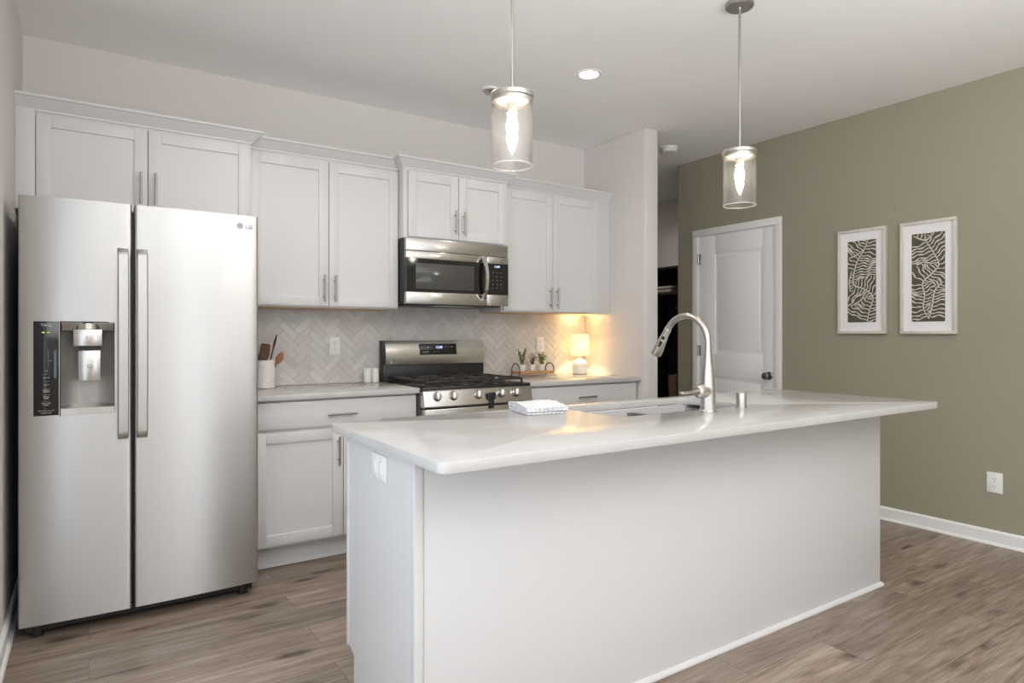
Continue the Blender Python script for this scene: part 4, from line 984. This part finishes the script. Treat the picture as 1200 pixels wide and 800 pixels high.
def plant(x_, y_, rr, hh, kind, label, leafmat):
    r = root('potted_plant', (x_, y_, PT), label, 'potted plant', 'small potted plants on the tray')
    MB().lathe([(0, 0), (rr*0.80, 0), (rr*0.84, 0.002), (rr, hh-0.002), (rr, hh), (rr*0.90, hh), (rr*0.88, hh-0.008)], (x_, y_, PT), seg=28, close=False).build('pot', 'ceram', r)
    MB().lathe([(0, hh-0.008), (rr*0.91, hh-0.009)], (x_, y_, PT), seg=20, close=False).build('soil', 'soil', r)
    rd = random.Random(kind*11+3); st = MB(); lf = MB(); zb = PT+hh-0.009
    if kind == 0:
        stems = [(-0.030, 0.0, 0.115), (-0.022, 0.006, 0.10), (0.030, 0.0, 0.125), (0.022, -0.006, 0.11), (0.036, 0.008, 0.12), (-0.008, 0.004, 0.085), (0.012, 0.0, 0.10), (-0.036, -0.006, 0.09)]
        ln_, wn = 0.021, 0.010
    elif kind == 1:
        stems = [(rd.uniform(-0.028, 0.028), rd.uniform(-0.022, 0.022), rd.uniform(0.045, 0.095)) for _ in range(13)]; ln_, wn = 0.020, 0.014
    else:
        stems = [(rd.uniform(-0.032, 0.034), rd.uniform(-0.028, 0.028), rd.uniform(0.045, 0.095)) for _ in range(26)]; ln_, wn = 0.026, 0.020
    for dx, dy, L0 in stems:
        b0 = Vector((x_+dx*0.25, y_+dy*0.25, zb)); tp = Vector((x_+dx, y_+dy, zb+L0)); md = (b0+tp)/2+Vector((-dx*0.12, -dy*0.12, 0.004))
        st.tube([b0, md, tp], [0.0013, 0.0011, 0.0006], 6)
        nl = max(5, int(L0/(0.006 if kind == 0 else 0.010)))
        for k in range(nl):
            u = 0.2+0.8*k/(nl-1); pp = b0.lerp(md, u*2) if u < 0.5 else md.lerp(tp, u*2-1)
            a = k*2.4+dx*50
            leaf(lf, pp, (math.cos(a), math.sin(a), 0.9 if kind == 0 else 0.45), ln_*rd.uniform(0.7, 1.15), wn*rd.uniform(0.8, 1.1))
    st.build('stems', leafmat, r); lf.build('leaves', leafmat, r, smooth=80, recalc=False)
plant(2.657, 3.890, 0.0265, 0.046, 0, 'tallest potted plant, upright sage green stems at the tray left end', 'leafA')
plant(2.748, 3.890, 0.0235, 0.046, 1, 'middle potted plant with dusky brownish leaves on the tray', 'leafB')
plant(2.832, 3.890, 0.0245, 0.046, 2, 'potted plant with bushy bright green leaves at the tray right end', 'leafC')
# table lamp
lx, ly = 3.235, 3.925
la = root('table_lamp', (lx, ly, CT), 'small lit table lamp with white base and linen drum shade', 'lamp')
MB().lathe([(0.0, 0.0), (0.048, 0.0), (0.056, 0.006), (0.062, 0.028), (0.063, 0.055), (0.060, 0.080), (0.050, 0.100), (0.034, 0.113), (0.016, 0.120), (0.010, 0.124), (0.0, 0.124)], (lx, ly, CT), seg=40, close=False).build('base', 'ceram', la)
nk = MB(); nk.cyl((lx, ly, CT+0.123), (lx, ly, CT+0.160), 0.008, seg=14); nk.cyl((lx, ly, CT+0.160), (lx, ly, CT+0.192), 0.014, seg=16); nk.build('socket', 'socket', la)
z0, z1 = 1.062, 1.230
MB().lathe([(0.0745, 0), (0.0745, 0.002), (0.0690, z1-z0), (0.0680, z1-z0), (0.0733, 0.002), (0.0733, 0), (0.0745, 0)], (lx, ly, z0), seg=48, close=False).build('shade', 'shade', la)
sp = MB()
for k in range(3): t = 2*PI*k/3+0.3; sp.cyl((lx, ly, z0+0.04), (lx+0.072*math.cos(t), ly+0.072*math.sin(t), z0+0.012), 0.0012, seg=6)
sp.build('shade_fitter', 'pull', la)
MB().sphere((lx, ly, CT+0.225), 0.024, (1, 1, 1.25)).build('bulb', 'lampbulb', la)

# ------------------------------------------------------------------ hall lockers
hx0, hx1, hy0, hy1 = 5.075, 5.468, 4.20, 5.40
hl = root('hall_locker', (hx1, 4.8, 0), 'tall dark espresso hall locker unit with shelf and coat hooks', 'locker')
lk = MB(); lk.box(hx1-0.02, hx1, hy0, hy1, 0, 1.935); lk.box(hx0, hx1-0.02, hy0, hy0+0.02, 0, 1.915); lk.box(hx0, hx1-0.02, hy1-0.02, hy1, 0, 1.915); lk.box(hx0+0.002, hx1-0.02, 4.575, 4.595, 0, 1.915); lk.box(hx0+0.002, hx1-0.02, 5.06, 5.08, 0, 1.915)
lk.build('carcass', 'locker', hl); MB().box(hx0-0.008, hx1, hy0-0.008, hy1+0.008, 1.915, 1.940, 0.002).build('top', 'locker', hl)
MB().box(hx0+0.004, hx1-0.02, hy0+0.02, hy1-0.02, 1.645, 1.667).build('shelf', 'locker', hl)
MB().box(hx0-0.02, hx1-0.02, hy0+0.02, hy1-0.02, 0.44, 0.47, 0.003).build('bench_seat', 'locker', hl)
for yy in (4.36, 4.46, 4.68, 4.76, 4.90, 5.0):
    h = MB(); xw = hx1-0.020
    h.box(xw-0.005, xw, yy-0.009, yy+0.009, 1.470, 1.510, 0.002); h.tube([(xw-0.004, yy, 1.50), (xw-0.030, yy, 1.495), (xw-0.046, yy, 1.512), (xw-0.050, yy, 1.532)], 0.004, 8); h.tube([(xw-0.004, yy, 1.478), (xw-0.022, yy, 1.462), (xw-0.034, yy, 1.468), (xw-0.036, yy, 1.480)], 0.004, 8)
    h.build('coat_hook', 'chrome', hl)
for k, (zz, lab) in enumerate(((1.6675, 'lower folded tan linen on the hall locker shelf'), (1.7045, 'upper folded tan linen on the hall locker shelf'))):
    o = MB().box(5.10, 5.36, 4.70-0.01*k, 4.90, zz, zz+0.036, 0.014, 3)
    tag(o.build('folded_linen', 'linen', loc=(5.23, 4.8, zz)), lab, 'linen', 'folded linens on the locker shelf')
bk = MB(); R = []
for z, o in ((0.471, 0.0), (0.476, 0.004), (0.62, 0.012), (0.76, 0.016), (0.80, 0.018)):
    R.append([(x, y, z) for x, y in rrect(5.10-o, 5.30+o, 4.625-o, 4.72+o, 0.03, 5)])
bk.loft(R); tag(bk.build('wicker_basket', 'basket', loc=(5.2, 4.67, 0.471)), 'brown wicker basket on the hall locker bench', 'basket')

for o in bpy.data.objects:
    if '_w' in o: del o['_w']
